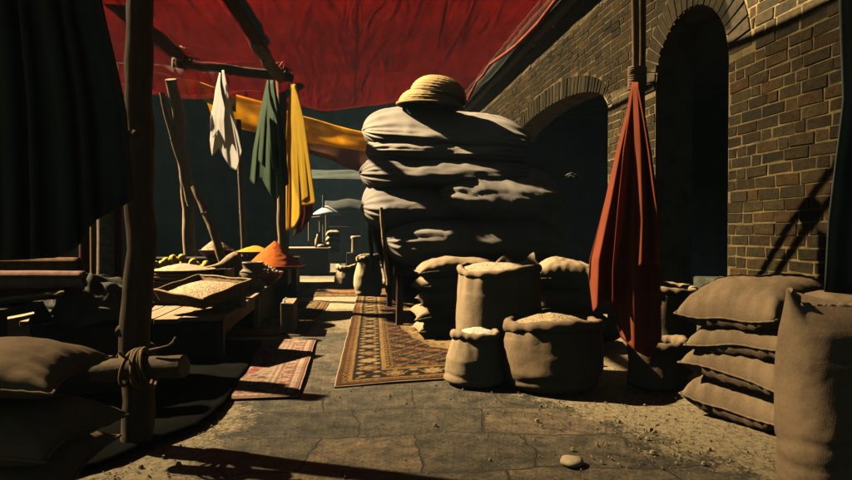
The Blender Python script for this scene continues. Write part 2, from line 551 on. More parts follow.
def part(name, mb, m, parent, **k):
    root = parent
    while root.parent:
        root = root.parent
    return link(name, mb, m, parent, loc=root.location, **k)


def tag(o, label, cat, group=None, kind=None):
    o['label'] = label; o['category'] = cat
    if group: o['group'] = group
    if kind: o['kind'] = kind
    return o


def thing(name, label, cat, loc, group=None):
    o = bpy.data.objects.new(name, None)
    COL.objects.link(o)
    o.location = Vector(loc)
    o.empty_display_size = .1
    return tag(o, label, cat, group)


def struct(name, mb, m, **k):
    o = link(name, mb, m, **k)
    o['kind'] = 'structure'
    return o


def lerp(a, b, t):
    return a + (b - a) * t


def interp(tab, t):
    if t <= tab[0][0]: return tab[0][1]
    for (a, va), (b, vb) in zip(tab, tab[1:]):
        if t <= b:
            return lerp(va, vb, (t - a) / (b - a))
    return tab[-1][1]


def nz(p, s=1.0, seed=0.0):
    return noise.noise(Vector(p) * s + Vector((seed * 3.1, seed * 1.7, seed)))


def fract(p, s, seed=0.0, oct=4):
    return noise.fractal(Vector(p) * s + Vector((seed * 3.1, seed * 1.7, seed)), .9, 2.1, oct)


# ------------------------------------------------------------------ light
d_sun = Vector((.68, -.30, -.67)).normalized()
sl = bpy.data.lights.new('sun', 'SUN')
sl.energy = 5.0
sl.angle = R(1.0)
sl.color = (1.0, .77, .46)
so = bpy.data.objects.new('sun', sl)
COL.objects.link(so)
so.rotation_euler = d_sun.to_track_quat('-Z', 'Y').to_euler()
so.location = (-4, 10, 12)
w = bpy.data.worlds.new('World')
scene.world = w
w.use_nodes = True
wn, wl = w.node_tree.nodes, w.node_tree.links
sky = wn.new('ShaderNodeTexSky')
sky.sky_type = 'NISHITA'
sky.sun_disc = False
sky.sun_elevation = math.asin(-d_sun.z)
sky.sun_rotation = math.atan2(-d_sun.x, -d_sun.y)
tint = wn.new('ShaderNodeMix'); tint.data_type = 'RGBA'; tint.blend_type = 'MULTIPLY'; tint.inputs['Factor'].default_value = 1
tint.inputs['B'].default_value = (1.0, .95, .62, 1)
wl.new(sky.outputs['Color'], tint.inputs['A'])
wl.new(tint.outputs['Result'], wn['Background'].inputs['Color'])
wn['Background'].inputs['Strength'].default_value = .004
vs = scene.view_settings
vs.view_transform = 'Standard'
vs.look = 'None'
vs.exposure = 2.1
scene.cycles.diffuse_bounces = 0
scene.cycles.volume_bounces = 0
scene.cycles.transparent_max_bounces = 16
vs.gamma = 1
vs.use_curve_mapping = False

# ------------------------------------------------------------------ ground
mb = MB()
xs = np.linspace(-5, 6, 130); ys = np.linspace(.4, 14, 160)
rows = []
for y in ys:
    row = []
    for x in xs:
        p = (x, y, 0)
        z = .012 * nz(p, 1.3) + .005 * nz(p, 6, 2)
        sand = max(0, min(1, (x - (2.86 - .44 * y)) * 1.2))
        z += .02 * sand * (.5 + nz(p, 2.2, 5))
        row.append(Vector((x, y, z * .55 - .004)))
    rows.append(row)
mb.grid(rows, True, flip=False)
struct('ground', mb, M['flag'], loc=(0, 0, 0))
mb = MB()
mb.grid([[Vector((x, y, -.035)) for x in (-60, 0, 60)] for y in (-30, 10, 90)])
struct('terrain', mb, plain('far_earth', (.16, .135, .09), .9), loc=(0, 0, 0))

# ------------------------------------------------------------------ right brick wall with its two arches
WX = 2.9
WTOP = 4.1
Y0, Y1 = 2.55, 15.0
ya0, ya1 = onx(728, 200, WX).y, onx(655, 200, WX).y          # near arch
az_top = onx(700, 2, WX).z
yc = (ya0 + ya1) / 2
ar = (ya1 - ya0) / 2
a_spring = az_top - ar * 1.02
yb0, yb1 = onx(608, 150, WX).y, 10.6                          # wide far arch
b_top = onx(585, 83, WX).z
b_spring = b_top - .42


def arch_top(y):
    """height of the opening at y (0 where there is none)"""
    if ya0 < y < ya1:
        return a_spring + ar * 1.02 * math.sqrt(max(0, 1 - ((y - yc) / ar) ** 2))
    if yb0 < y < yb1:
        m = (yb0 + yb1) / 2; h = (yb1 - yb0) / 2
        return b_spring + .42 * math.sqrt(max(0, 1 - ((y - m) / h) ** 2))
    return 0


wall = thing('brick_wall', 'old brown brick wall with two dark arched openings on the right side', 'wall', (WX, 6, 0))
cuts = sorted(set([Y0, Y1, ya0, ya1, yb0, yb1] + list(np.linspace(ya0, ya1, 31)) + list(np.linspace(yb0, yb1, 31)) + list(np.linspace(Y0, Y1, 60))))
mb = MB()
D = .38
for a, b in zip(cuts, cuts[1:]):
    m = (a + b) / 2
    ta = tb = 0
    if arch_top(m) > 0:
        e = 1e-5
        ta, tb = arch_top(a + e), arch_top(b - e)
        mb.add([(WX, a, ta), (WX, b, tb), (WX + D, b, tb), (WX + D, a, ta)], [(0, 1, 2, 3)], False)
    mb.add([(WX, a, ta), (WX, a, WTOP), (WX, b, WTOP), (WX, b, tb)], [(0, 1, 2, 3)], False)
    mb.add([(WX + D, a, ta), (WX + D, a, WTOP), (WX + D, b, WTOP), (WX + D, b, tb)], [(3, 2, 1, 0)], False)
for y, t in ((ya0, a_spring), (ya1, a_spring), (yb0, b_spring), (yb1, b_spring), (Y0, WTOP), (Y1, WTOP)):
    mb.add([(WX, y, -.05), (WX + D, y, -.05), (WX + D, y, t), (WX, y, t)], [(0, 1, 2, 3)], False)
mb.add([(WX, Y0, WTOP), (WX + D, Y0, WTOP), (WX + D, Y1, WTOP), (WX, Y1, WTOP)], [(0, 1, 2, 3)], False)
part('mortar_bed', mb, M['mortar'], wall)

# bricks: single blocks a few millimetres proud of the mortar
br = MB(); bcol = []
BH, BL, J = .083, .215, .008
rb = random.Random(3)


def add_brick(x, y0, y1, z0, z1, proud):
    n0 = len(br.v)
    e = .004
    q = lambda: rb.uniform(-.0055, .0055)
    Pf = [(y0 + e + q(), z0 + e + q()), (y1 - e + q(), z0 + e + q()), (y1 - e + q(), z1 - e + q()), (y0 + e + q(), z1 - e + q())]
    t = [rb.uniform(-.0015, .0015) for _ in range(4)]
    vsx = [(x - proud + t[i], Pf[i][0], Pf[i][1]) for i in range(4)]
    back = [(x + .01, y0, z0), (x + .01, y1, z0), (x + .01, y1, z1), (x + .01, y0, z1)]
    br.add(vsx + back, [(0, 3, 2, 1), (0, 1, 5, 4), (1, 2, 6, 5), (2, 3, 7, 6), (3, 0, 4, 7)], False)
    k = rb.random()
    base = np.array([.046, .035, .0165]) * rb.uniform(.7, 1.35)
    if k > .8: base = base * np.array([1.25, 1.02, .85])
    if k < .15: base = base * np.array([.75, .8, .85])
    bcol.extend([(base[0], base[1], base[2], 1)] * (len(br.v) - n0))


RING = .27
for ri in range(int(WTOP / BH)):
    z0 = ri * BH + J / 2 + rb.uniform(-.003, .003); z1 = (ri + 1) * BH - J / 2
    zc = (z0 + z1) / 2
    y = Y0 - (BL / 2 if ri % 2 else 0) - rb.uniform(0, .03)
    while y < Y1:
        ln = BL if rb.random() > .28 else BL / 2
        ln *= rb.uniform(.93, 1.07)
        if y > 11: ln *= 2
        s0, s1 = y + J / 2, y + ln - J / 2
        y += ln
        s0, s1 = max(s0, Y0), min(s1, Y1)
        segs = [(s0, s1)]
        # keep bricks clear of the openings and of the arch rings
        for (o0, o1, sp, mid, half, rise, ring) in ((ya0, ya1, a_spring, yc, ar, ar * 1.02, RING), (yb0, yb1, b_spring, (yb0 + yb1) / 2, (yb1 - yb0) / 2, .42, RING)):
            if zc < sp - .02:
                lo, hi = o0, o1
            else:
                tt = (zc - sp) / (rise + ring)
                if tt >= 1: continue
                hw = (half + ring * (1 if rise > .5 else .35)) * math.sqrt(1 - tt * tt)
                lo, hi = mid - hw, mid + hw
            ns = []
            for p, q in segs:
                if q <= lo or p >= hi: ns.append((p, q)); continue
                if p < lo: ns.append((p, lo - .004))
                if q > hi: ns.append((hi + .004, q))
            segs = ns
        for p, q in segs:
            if q - p > .03:
                add_brick(WX, p, q, z0, z1, max(.0015, rb.gauss(.0045, .0022)))
part('brickwork', br, M['brick'], wall, colors=bcol)
# voussoirs of both arches
for (mid, half, sp, rise, ring, cnt) in ((yc, ar, a_spring, ar * 1.02, RING, 22), ((yb0 + yb1) / 2, (yb1 - yb0) / 2, b_spring, .42, RING, 46)):
    br = MB(); bcol = []
    for k in range(cnt):
        a0 = math.pi * k / cnt + .012; a1 = math.pi * (k + 1) / cnt - .012
        pr = rb.uniform(.006, .016)
        P4 = []
        for a, o in ((a0, .006), (a1, .006), (a1, ring - .012), (a0, ring - .012)):
            ex = 1 if rise > .5 else .35
            P4.append((mid + (half + o * ex) * math.cos(a), sp + (rise + o) * math.sin(a)))
        f4 = [(WX - pr + rb.uniform(-.003, .003), p[0], p[1]) for p in P4]
        b4 = [(WX + .012, p[0], p[1]) for p in P4]
        br.add(f4 + b4, [(0, 1, 2, 3), (0, 4, 5, 1), (1, 5, 6, 2), (2, 6, 7, 3), (3, 7, 4, 0)], False)
        s = rb.uniform(.75, 1.3)
        bcol.extend([(.045 * s, .036 * s, .02 * s, 1)] * 8)
    part('arch_ring', br, M['brick'], wall, colors=bcol)
# the dark rooms behind
mb = MB()
X1 = WX + 5.0
for a, b, c, e in (((WX + D, Y0, 0), (X1, Y0, 0), (X1, Y0, WTOP), (WX + D, Y0, WTOP)),
                   ((WX + D, Y1, 0), (X1, Y1, 0), (X1, Y1, WTOP), (WX + D, Y1, WTOP)),
                   ((X1, Y0, 0), (X1, Y1, 0), (X1, Y1, WTOP), (X1, Y0, WTOP)),
                   ((WX + .06, Y0, WTOP + .005), (X1, Y0, WTOP + .005), (X1, Y1, WTOP + .005), (WX + .06, Y1, WTOP + .005))):
    mb.add([a, b, c, e], [(0, 1, 2, 3)], False)
part('room_shell', mb, M['backdrop'], wall)
# door step in the near arch
mb = MB()
mb.box((WX - .02 + .16, yc, .47), (.46, ar * 2 + .02, .10), bev=.012, jit=.004)
mb.box((WX + .20, yc, .21), (.36, ar * 2 - .01, .42), bev=.012, jit=.004)
tag(link('stone_sill', mb, M['stone']), 'grey-green stone sill across the foot of the near dark archway', 'sill')
# second block on the sill
mb = MB()
mb.box((WX + .14, ya0 + .28, .62), (.24, .42, .2), bev=.012, jit=.006)
tag(link('stone_block', mb, M['stone']), 'dark stone block resting on the sill inside the near archway', 'stone block')

# eave: two long beams and loose boards over them
eav = thing('wooden_eave', 'weathered wooden eave of poles and boards along the top of brick wall', 'eave', (WX, 6, WTOP))
p0, p1 = onx(574, 0, WX - .06), onx(502, 82, WX - .06)
for k, (dx, dz, r) in enumerate(((-.09, -.05, .055), (-.26, .04, .07))):
    mb = MB()
    n = 24
    pts = [Vector((WX + dx + .02 * nz((0, 0, i * .3), 1, k), lerp(2.4, 14.8, i / n), WTOP + dz + .02 * nz((i * .4, 0, 0), 1, k + 4))) for i in range(n + 1)]
    mb.tube(pts, r, 10, .2, k)
    part('eave_pole', mb, M['beam'], eav)
mb = MB()
y = 2.4
while y < 14.8:
    bw = rnd.uniform(.16, .24)
    mb.box((WX + .05, y + bw / 2, WTOP + .13 + rnd.uniform(0, .02)), (.85, bw - .02, .025), ry=R(-6))
    y += bw + rnd.uniform(-.015, .0)
part('eave_board', mb, M['roof'], eav)

# ------------------------------------------------------------------ cloth helpers
def hang(rows, Y, bottom, pleats=4, amp=.05, nu=48, nv=40, seed=0, tilt=0.0, off=0.0, start=.02, dirn=None, cl=.03):
    """gathered cloth: rows of (py, left px, right px); bottom of (u, py). Folds stand out toward the camera."""
    mb = MB()
    tl = [(r[0], r[1]) for r in rows]; tr = [(r[0], r[2]) for r in rows]
    ytop = rows[0][0]
    P = []
    for i in range(nv + 1):
        v = i / nv
        row = []
        for j in range(nu + 1):
            u = j / nu
            yb = interp(bottom, u)
            py = lerp(ytop, yb, v)
            xl, xr = interp(tl, py), interp(tr, py)
            wv = (py - ytop) / max(1, rows[-1][0] - ytop)
            uu = u + .035 * math.sin(u * 6.28 * pleats * .5 + seed) * min(1, wv * 3)
            px = lerp(xl, xr, uu)
            a = amp * (start + min(1, wv * 1.6))
            ph = 2 * math.pi * pleats * u + seed + .7 * math.sin(wv * 2.2 + seed)
            f = math.sin(ph) * .6 + .3 * math.sin(ph * 1.9 + 1.3 * seed) + .35 * nz((u * 5, wv * 1.6, seed), 1.3)
            f = math.copysign(abs(f) ** .8, f)
            p = at(px, py, Y + off + a * f + tilt * (u - .5))
            row.append(p)
        P.append(row)
    mb.grid(P, True)
    return mb


def merge_mb(*ms):
    o = MB()
    for m in ms:
        o.add(m.v, m.f, True)
    return o


# dark curtain at the upper left, in front of everything
mb = hang([(-470, -40, 60), (-25, -30, 96), (0, -30, 97), (50, -30, 109), (110, -30, 121), (205, -30, 128), (240, -30, 128)], 1.75,
          [(0, 262), (.55, 258), (.72, 236), (.86, 216), (1, 198)], 6, .03, 70, 40, 2)
tag(link('black_curtain', mb, M['backdrop'], solid=.008), 'black cloth curtain hanging at the upper left before the pole', 'curtain')
mb = hang([(-235, 846, 930), (0, 842, 930), (100, 846, 930), (220, 832, 930), (300, 828, 930)], 2.55,
          [(0, 292), (.3, 296), (1, 310)], 4, .04, 30, 30, 5)
tag(link('black_curtain', mb, M['backdrop'], solid=.008), 'black cloth drape hanging at the right edge before the brick wall', 'curtain')

# ------------------------------------------------------------------ red tarpaulin roof
TZ = 3.5
mb = MB()
cRb, cRf = gp(466, 92, TZ), gp(545, 0, TZ)
P = []
NU, NV = 90, 110
for i in range(NV + 1):
    v = i / NV                                # front (camera side) to back
    row = []
    yb = lerp(1.0, 10.3, v)
    # right edge follows the photograph's line
    t = (yb - cRf.y) / (cRb.y - cRf.y)
    xr = lerp(cRf.x, cRb.x, t)
    for j in range(NU + 1):
        u = j / NU
        x = lerp(-6.5, xr, u)
        y = yb - .15 * math.sin(math.pi * u) * v + (.5 * (x + 1.2) * v * .12)
        z = TZ
        z -= .22 * abs(math.sin(math.pi * v * 2.4)) * (.4 + .6 * math.sin(math.pi * u)) + .05 * math.sin(x * 2.1 + y * .8) 
        z += .05 * nz((x, y * .6, 0), .9, 3) + .025 * nz((x * .6, y * 2.6, 0), 1.4, 6)
        b = max(0, (v - .72) / .28)           # long loose folds near the back edge
        z += b * (.10 * math.sin(v * 52 + 2.6 * nz((x * .9, y * .3, 0), 1, 9)) + .06 * nz((x * 1.1, y * 3, 0), 1.6, 12))
        z -= .18 * b * math.sin(math.pi * min(1, max(0, (u - .35) / .6))) * .6
        if u < .5: z += b * .18 * (.5 - u)
        row.append(Vector((x, y, z)))
    P.append(row)
mb.grid(P, True)
tag(link('red_tarpaulin', mb, M['tarp']), 'large dark red cloth tarpaulin stretched overhead as the market roof', 'canopy')
# rolled hem of the tarp at its right edge
mb = MB()
pts = [P[i][NU] + Vector((.01, 0, -.02 - .05 * (i / NV))) for i in range(20, NV + 1, 5)]
mb.tube(pts, [.022 + .01 * nz((i, 0, 0), .7) for i in range(len(pts))], 8, .2, 4)
tag(link('tarpaulin_hem', mb, plain('red_hem', (.30, .05, .03), .8)), 'rolled red hem cord along the right edge of the tarpaulin', 'hem')

# added dark sheet between the tarpaulin and the eave, dims the upper wall
mb = MB(); P = []
for i in range(61):
    y = lerp(4.6, 14.5, i / 60)
    row = []
    for j in range(15):
        u = j / 14
        x = lerp(1.98, 2.62, u)
        row.append(Vector((x, y, lerp(3.55, 4.02, u) - .12 * math.sin(math.pi * u) * (.6 + .4 * math.sin(y * 2.1)) + .03 * nz((x * 3, y * 1.4, 0), 1, 4))))
    P.append(row)
mb.grid(P, True)
tag(link('wall_shade_sheet', mb, sheer('shade_sheer', (.03, .033, .03), .34, .3, 4, .4, .02, tr=.3)), 'added sheer sheet shading the upper wall, between the red tarpaulin and the wall eave', 'awning')

# ------------------------------------------------------------------ poles of the stalls


def pole(name, label, pts, rad, m, group='wooden poles of the stalls', rough=.16, n=14, cat='pole', seed=0):
    P0 = [Vector(p) for p in pts]
    # resample for a slightly crooked line
    out, rr = [], []
    K = 26
    for i in range(K + 1):
        t = i / K * (len(P0) - 1)
        k = min(int(t), len(P0) - 2)
        p = P0[k].lerp(P0[k + 1], t - k)
        r = lerp(rad[0], rad[-1], i / K)
        wv = Vector((nz((i * .21, seed, 0)), nz((i * .21, seed, 7)), nz((i * .21, seed, 13)))) * r * .5
        out.append(p + wv); rr.append(r * (1 + .07 * nz((i * .6, seed, 3))))
    mb = MB()
    mb.tube(out, rr, n, rough, seed, True, 9)
    # knots
    rk = random.Random(seed)
    for _ in range(4):
        i = rk.randrange(3, K - 2); a = rk.uniform(0, 6.28)
        dirv = Vector((math.cos(a), math.sin(a), 0)) if abs((out[-1] - out[0]).normalized().z) > .6 else Vector((0, math.cos(a), math.sin(a)))
        c = out[i]
        mb.tube([c + dirv * rr[i] * .7, c + dirv * rr[i] * 1.05, c + dirv * rr[i] * 1.2], [rr[i] * .45, rr[i] * .33, rr[i] * .12], 8, .2, seed)
    o = link(name, mb, m)
    return tag(o, label, cat, group)


b = gp(136, 446)
fp_y = b.y
pole('wooden_pole', 'thick dark bark pole standing at front left with a log lashed to it', [b + Vector((0, 0, -.02)), at(139, 230, fp_y), at(140, -10, fp_y)], [.078, .066], M['bark_dark'], seed=1)
# lashed log and its rope
ly = fp_y - .20
mb = MB()
q0, q1 = at(96, 371, ly + .06), at(184, 366, ly - .06)
ax = (q1 - q0).normalized()
n = 14
mb.tube([q0.lerp(q1, i / n) for i in range(n + 1)], [.054 + .004 * nz((i * .5, 2, 0)) for i in range(n + 1)], 20, .06, 5, False)
lg = thing('short_log', 'short sawn log lashed across the front left pole, pale cut end to the right', 'log', q0)
part('bark', mb, M['log_x'], lg)
for end, sg in ((q1, 1), (q0, -1)):
    mb = MB()
    u1 = ax.cross(Vector((0, 0, 1))).normalized(); u2 = ax.cross(u1)
    rim = [end + (u1 * math.cos(a) + u2 * math.sin(a)) * .0535 + ax * .001 * sg for a in [2 * math.pi * k / 24 for k in range(24)]]
    mb.add(rim + [end + ax * .004 * sg], [(k, (k + 1) % 24, 24) for k in range(24)], False)
    part('cut_end', mb, M['cut_wood'], lg)
mb = MB()
c = at(138, 366, ly + .07)
rr0 = random.Random(11)
for k in range(7):
    pts = []
    tilt = rr0.uniform(-.35, .35); off = rr0.uniform(-.05, .05); rad = .078 + rr0.uniform(0, .014)
    for i in range(29):
        a = 2 * math.pi * i / 28
        v = (Vector((0, math.cos(a), math.sin(a))) * rad)
        pts.append(q0.lerp(q1, .47) + Vector((off + tilt * v.z * .9 + tilt * v.y * .3, v.y * 1.2 + .02, v.z)))
    mb.tube(pts, .0085, 6, .15, k, False)
for k in range(5):
    pts = []
    zz = at(140, 352 + k * 5, fp_y).z
    pc = at(138, 352 + k * 5, fp_y)
    for i in range(25):
        a = 2 * math.pi * i / 24
        pts.append(Vector((pc.x + math.cos(a) * .085, pc.y + math.sin(a) * .085, zz + .03 * math.sin(a + k))))
    mb.tube(pts, .0085, 6, .15, k, False)
e0 = at(150, 350, ly - .03)
mb.tube([e0, at(160, 348, ly - .06), at(168, 346, ly - .07), at(173, 343, ly - .06), at(176, 337, ly - .05)], [.007, .007, .006, .009, .006], 6)
mb.tube([at(128, 360, ly - .06), at(119, 352, ly - .08), at(117, 357, ly - .08)], [.008, .007, .006], 6)
tag(link('rope_lashing', mb, M['rope']), 'brown rope wound round the short log and front left pole', 'rope')

# top rails
RY = 8.5
rl = [at(108, -5, 6.2), at(140, 22, 6.9), at(183, 57, 8.0)]
pole('wooden_rail', 'crooked pole under the tarpaulin sloping down from the upper left corner', rl, [.095, .075], M['log_x'], seed=4, cat='rail')
pole('wooden_rail', 'level pole across the stall from which white and green cloths hang', [at(172, 62, 8.1), at(225, 69, RY), at(292, 78, 9.0)], [.062, .068], M['log_x'], seed=5, cat='rail')
pole('wooden_rail', 'straight pole under the tarpaulin running from overhead to the yellow cloth post', [at(206, -34, 5.5), at(279, 77, 8.95)], [.085, .08], M['beam'], seed=6, cat='rail')
# rope knots on the joints
for (px, py, yy, lab) in ((183, 58, 8.0, 'rope knot joining the two left rails under the tarpaulin'), (281, 72, 8.9, 'rope knot at the top of the post by the yellow cloth')):
    mb = MB()
    c = at(px, py, yy)
    for k in range(6):
        pts = []
        nrm = Vector((rr0.uniform(-1, 1), rr0.uniform(-.5, .5), rr0.uniform(-.4, .4))).normalized()
        a1 = nrm.orthogonal().normalized(); a2 = nrm.cross(a1)
        for i in range(21):
            a = 2 * math.pi * i / 20
            pts.append(c + (a1 * math.cos(a) + a2 * math.sin(a)) * (.10 + .008 * k))
        mb.tube(pts, .015, 6, .15, k, False)
    tag(link('rope_knot', mb, M['rope']), lab, 'rope', 'rope knots on the rails')

PYY = 9.7
pb = at(283, 300, PYY); pb.z = 0
pole('wooden_post', 'slim bark post behind the green and yellow hanging cloths', [pb, at(282, 200, PYY), at(281, 66, 9.5)], [.082, .07], M['bark'], seed=7)
pb = at(191, 300, 9.4); pb.z = 0
pole('wooden_post', 'pale peeled post leaning slightly at the left of the white cloth', [pb, at(188, 200, 9.3), at(181, 140, 9.0), at(172, 79, 8.7)], [.092, .075], M['pale_pole'], seed=8)
pole('wooden_post', 'thin split pole leaning against the pale peeled post', [at(192, 205, 9.1), at(180, 160, 9.0), at(161, 92, 8.8)], [.068, .036], M['pale_pole'], seed=9)
q = at(227, 268, 7.9)
pole('wooden_stick', 'broken pale stick leaning among the goods below the white cloth', [Vector((q.x + .04, q.y, .42)), at(213, 230, 7.95), at(194, 186, 8.1)], [.06, .042], M['pale_pole'], seed=10, cat='stick')
pb = at(247, 300, 10.2); pb.z = 0
pole('wooden_post', 'dark thin post seen below the white hanging cloth', [pb, at(243, 220, 10.2), at(238, 120, 10.2)], [.055, .05], M['bark_dark'], seed=12)

# ------------------------------------------------------------------ hanging cloths
mb = merge_mb(
    hang([(70, 220, 224), (90, 215, 228), (120, 211, 236), (150, 208, 243), (172, 208, 245)], 8.3, [(0, 140), (.08, 156), (.35, 148), (.6, 168), (.75, 171), (.9, 160), (1, 152)], 3.2, .045, seed=1, tilt=-1.2),
    hang([(72, 221, 224), (90, 216, 226), (120, 210, 224), (160, 208, 226)], 8.3, [(0, 126), (.3, 138), (.6, 130), (1, 142)], 2.0, .03, seed=3, off=-.07, tilt=-.6))
tag(link('hanging_cloth', mb, M['white_cloth'], solid=.004), 'white cloth hanging in folds from the stall rail', 'cloth', 'coloured cloths hung on the stall')
mb = merge_mb(
    hang([(80, 267, 273), (110, 260, 281), (150, 252, 287), (185, 248, 290), (205, 248, 290)], 8.6, [(0, 180), (.18, 185), (.35, 178), (.6, 203), (.8, 190), (1, 184)], 3.0, .06, seed=2, tilt=-.9),
    hang([(82, 268, 273), (120, 262, 279), (170, 258, 289), (190, 258, 289)], 8.6, [(0, 160), (.4, 172), (.7, 165), (1, 184)], 2.2, .06, seed=4.2, off=-.09, tilt=-.7))
tag(link('hanging_cloth', mb, M['green_cloth'], solid=.004), 'dark green cloth hanging between the white and yellow cloths', 'cloth', 'coloured cloths hung on the stall')
mb = merge_mb(
    hang([(84, 291, 296), (110, 288, 301), (150, 287, 308), (205, 287, 315), (235, 287, 315)], 9.25, [(0, 231), (.25, 228), (.5, 213), (.55, 202), (1, 196)], 2.6, .035, seed=5, tilt=-.6),
    hang([(85, 291, 295), (120, 290, 304), (200, 296, 315)], 9.25, [(0, 205), (.5, 206), (1, 204)], 1.6, .02, seed=7.5, off=-.08, tilt=-.5))
tag(link('hanging_cloth', mb, M['yellow_cloth'], solid=.004), 'bright yellow cloth hanging down beside the bark post', 'cloth', 'coloured cloths hung on the stall')
mb = hang([(190, 300, 312), (215, 298, 313), (240, 292, 306)], 9.4, [(0, 236), (.5, 232), (1, 214)], 2, .04, 20, 16, seed=3)
tag(link('hanging_cloth', mb, M['brown_awning'], solid=.004), 'small maroon cloth showing under the hem of the yellow cloth', 'cloth', 'coloured cloths hung on the stall')

# red drape on the two poles at the right
RDY = 3.68
pt = thing('tall_pole', 'pair of tall thin poles bound together behind the red drape', 'pole', Vector((at(637, 366, RDY + 1.1).x, RDY + 1.1, 0)))
for (xa, xb, dy, r) in ((634.5, 637, .10, .023), (643, 641, .15, .021)):
    mb = MB()
    pts = []
    for i in range(25):
        t = i / 24
        q = at(lerp(xa, xb, 1 - t), lerp(366, -112, t), RDY + dy + 1.0 - 1.6 * t)
        q.z = max(q.z, -.01)
        pts.append(q + Vector((.006 * nz((i * .4, r * 99, 0)), .006 * nz((i * .4, 3, r * 99)), 0)))
    mb.tube(pts, r, 12, .1, r * 100)
    part('shaft', mb, M['pale_pole'] if dy < .12 else M['bark'], pt)
mb = MB()
for k in range(13):
    c0 = at(637.2, 68 + k * 1.75, RDY + .12 + .005 * k)
    mb.tube([c0 + Vector((math.cos(a) * .056, math.sin(a) * .05, .004 * math.sin(a + k))) for a in [2 * math.pi * i / 20 for i in range(21)]], .0085, 6, .2, k, False)
part('binding', mb, plain('twine', (.42, .30, .19), .9, .3, 40), pt)
mb = merge_mb(
    hang([(82, 632, 638), (110, 627, 644), (150, 616, 651), (200, 604, 658), (260, 588, 660), (345, 582, 662)], RDY, [(0, 276), (.05, 290), (.12, 312), (.22, 306), (.36, 300), (.5, 338), (.66, 352), (.8, 358), (1, 338)], 2.3, .085, 90, 70, seed=2.4, tilt=-.25),
    hang([(84, 633, 638), (150, 624, 650), (220, 618, 660), (270, 614, 662)], RDY, [(0, 304), (.25, 272), (.6, 264), (1, 268)], 1.7, .06, 60, 50, seed=5.3, off=-.10, tilt=-.12))
tag(link('red_drape', mb, M['red_cloth'], solid=.005), 'rust red cloth draped from the bound poles before the arch', 'cloth')


# ------------------------------------------------------------------ sacks
def pillow(c, L, W, T, rz, seed, ry=0.0, rx=0.0, nu=44, nv=30, pull=.10):
    """a filled, sewn sack lying flat: seam all round, dog-eared corners, sagging ends"""
    mb = MB()
    mt = Matrix.Translation(Vector(c)) @ Matrix.Rotation(rz, 4, 'Z') @ Matrix.Rotation(ry, 4, 'Y') @ Matrix.Rotation(rx, 4, 'X')
    for sd in (1, -1):
        P = []
        for i in range(nu + 1):
            a = -1 + 2 * i / nu
            u = math.copysign(abs(a) ** .8, a)
            row = []
            for j in range(nv + 1):
                b = -1 + 2 * j / nv
                v = math.copysign(abs(b) ** .8, b)
                x = L / 2 * u * (1 - pull * (1 - v * v) * u * u)
                y = W / 2 * v * (1 - pull * .9 * (1 - u * u) * v * v)
                th = (max(0, 1 - abs(u) ** 3.2) * max(0, 1 - abs(v) ** 2.8)) ** .42
                q = (u * 2.1, v * 1.6, sd * .4)
                wr = .11 * fract(q, 1.0, seed) + .05 * nz((u * 7, v * 5, sd), 1.3, seed)
                # creases running in from the corners
                cr = abs(u * v) ** 1.5
                wr += .10 * cr * math.sin(14 * (abs(u) - abs(v)) + seed)
                wr += .16 * abs(u) ** 7 * math.sin(v * 21 + seed + 2 * nz((v * 3, seed, 1))) + .10 * abs(v) ** 7 * math.sin(u * 30 + seed)
                z = sd * T / 2 * th * (1.0 + wr)
                if sd < 0: z *= .72
                z -= T * .20 * (abs(u) ** 3) * (.6 + .4 * math.sin(seed + v * 1.4))
                z += T * .07 * nz((u * 1.3, v * 1.3, 0), 1, seed + 4)
                row.append(mt @ Vector((x, y, z)))
            P.append(row)
        mb.grid(P, True, flip=sd < 0)
        if sd > 0 and nu > 20:
            lp = [P[i][0] for i in range(nu)] + [P[nu][j] for j in range(nv)] + [P[nu - i][nv] for i in range(nu)] + [P[0][nv - j] for j in range(nv)]
            cc = sum(lp, Vector()) / len(lp)
            lp = [p + (p - cc) * .006 * (1 + math.sin(i * 1.9)) for i, p in enumerate(lp)]
            mb.tube(lp + [lp[0]], [.006 + .002 * math.sin(i * 2.3) for i in range(len(lp) + 1)], 6, 0, 0, False)
    return mb


def sack_pile(cx, cy, rz, n, L, W, T, step, seed, labels, group, mats, jit=.03, z0=None):
    for k in range(n):
        z = (T * .40 if z0 is None else z0) + k * step
        a = random.Random(seed + k)
        o = pillow((cx + a.uniform(-jit, jit), cy + a.uniform(-jit, jit), z), L * a.uniform(.97, 1.04), W * a.uniform(.97, 1.03), T, rz + R(a.uniform(-4, 4)), seed + k * 1.7, R(a.uniform(-1.5, 1.5)))
        tag(link('sack', o, M[mats[k % len(mats)]], merge=.0006), labels[k], 'sack', group)


# five flat sacks under the bundle pile
c = gp(446, 341)
ord5 = ['bottom', 'second from bottom', 'middle', 'second from top', 'topmost']
sack_pile(c.x + .20, c.y + .30, R(2), 5, .98, .58, .25, .152, 20,
          ['%s full sack in the stack of five beside the quilt pile' % s for s in ord5], 'stack of five flat sacks', ['burlap'], .022)
# four on the right
c = gp(728, 434)
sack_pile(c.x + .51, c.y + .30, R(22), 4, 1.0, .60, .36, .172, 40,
          ['%s brown sack in the stack of four by the right wall' % s for s in ('bottom', 'second from bottom', 'second from top', 'topmost')], 'stack of four sacks at right', ['burlap_dark'], .03)
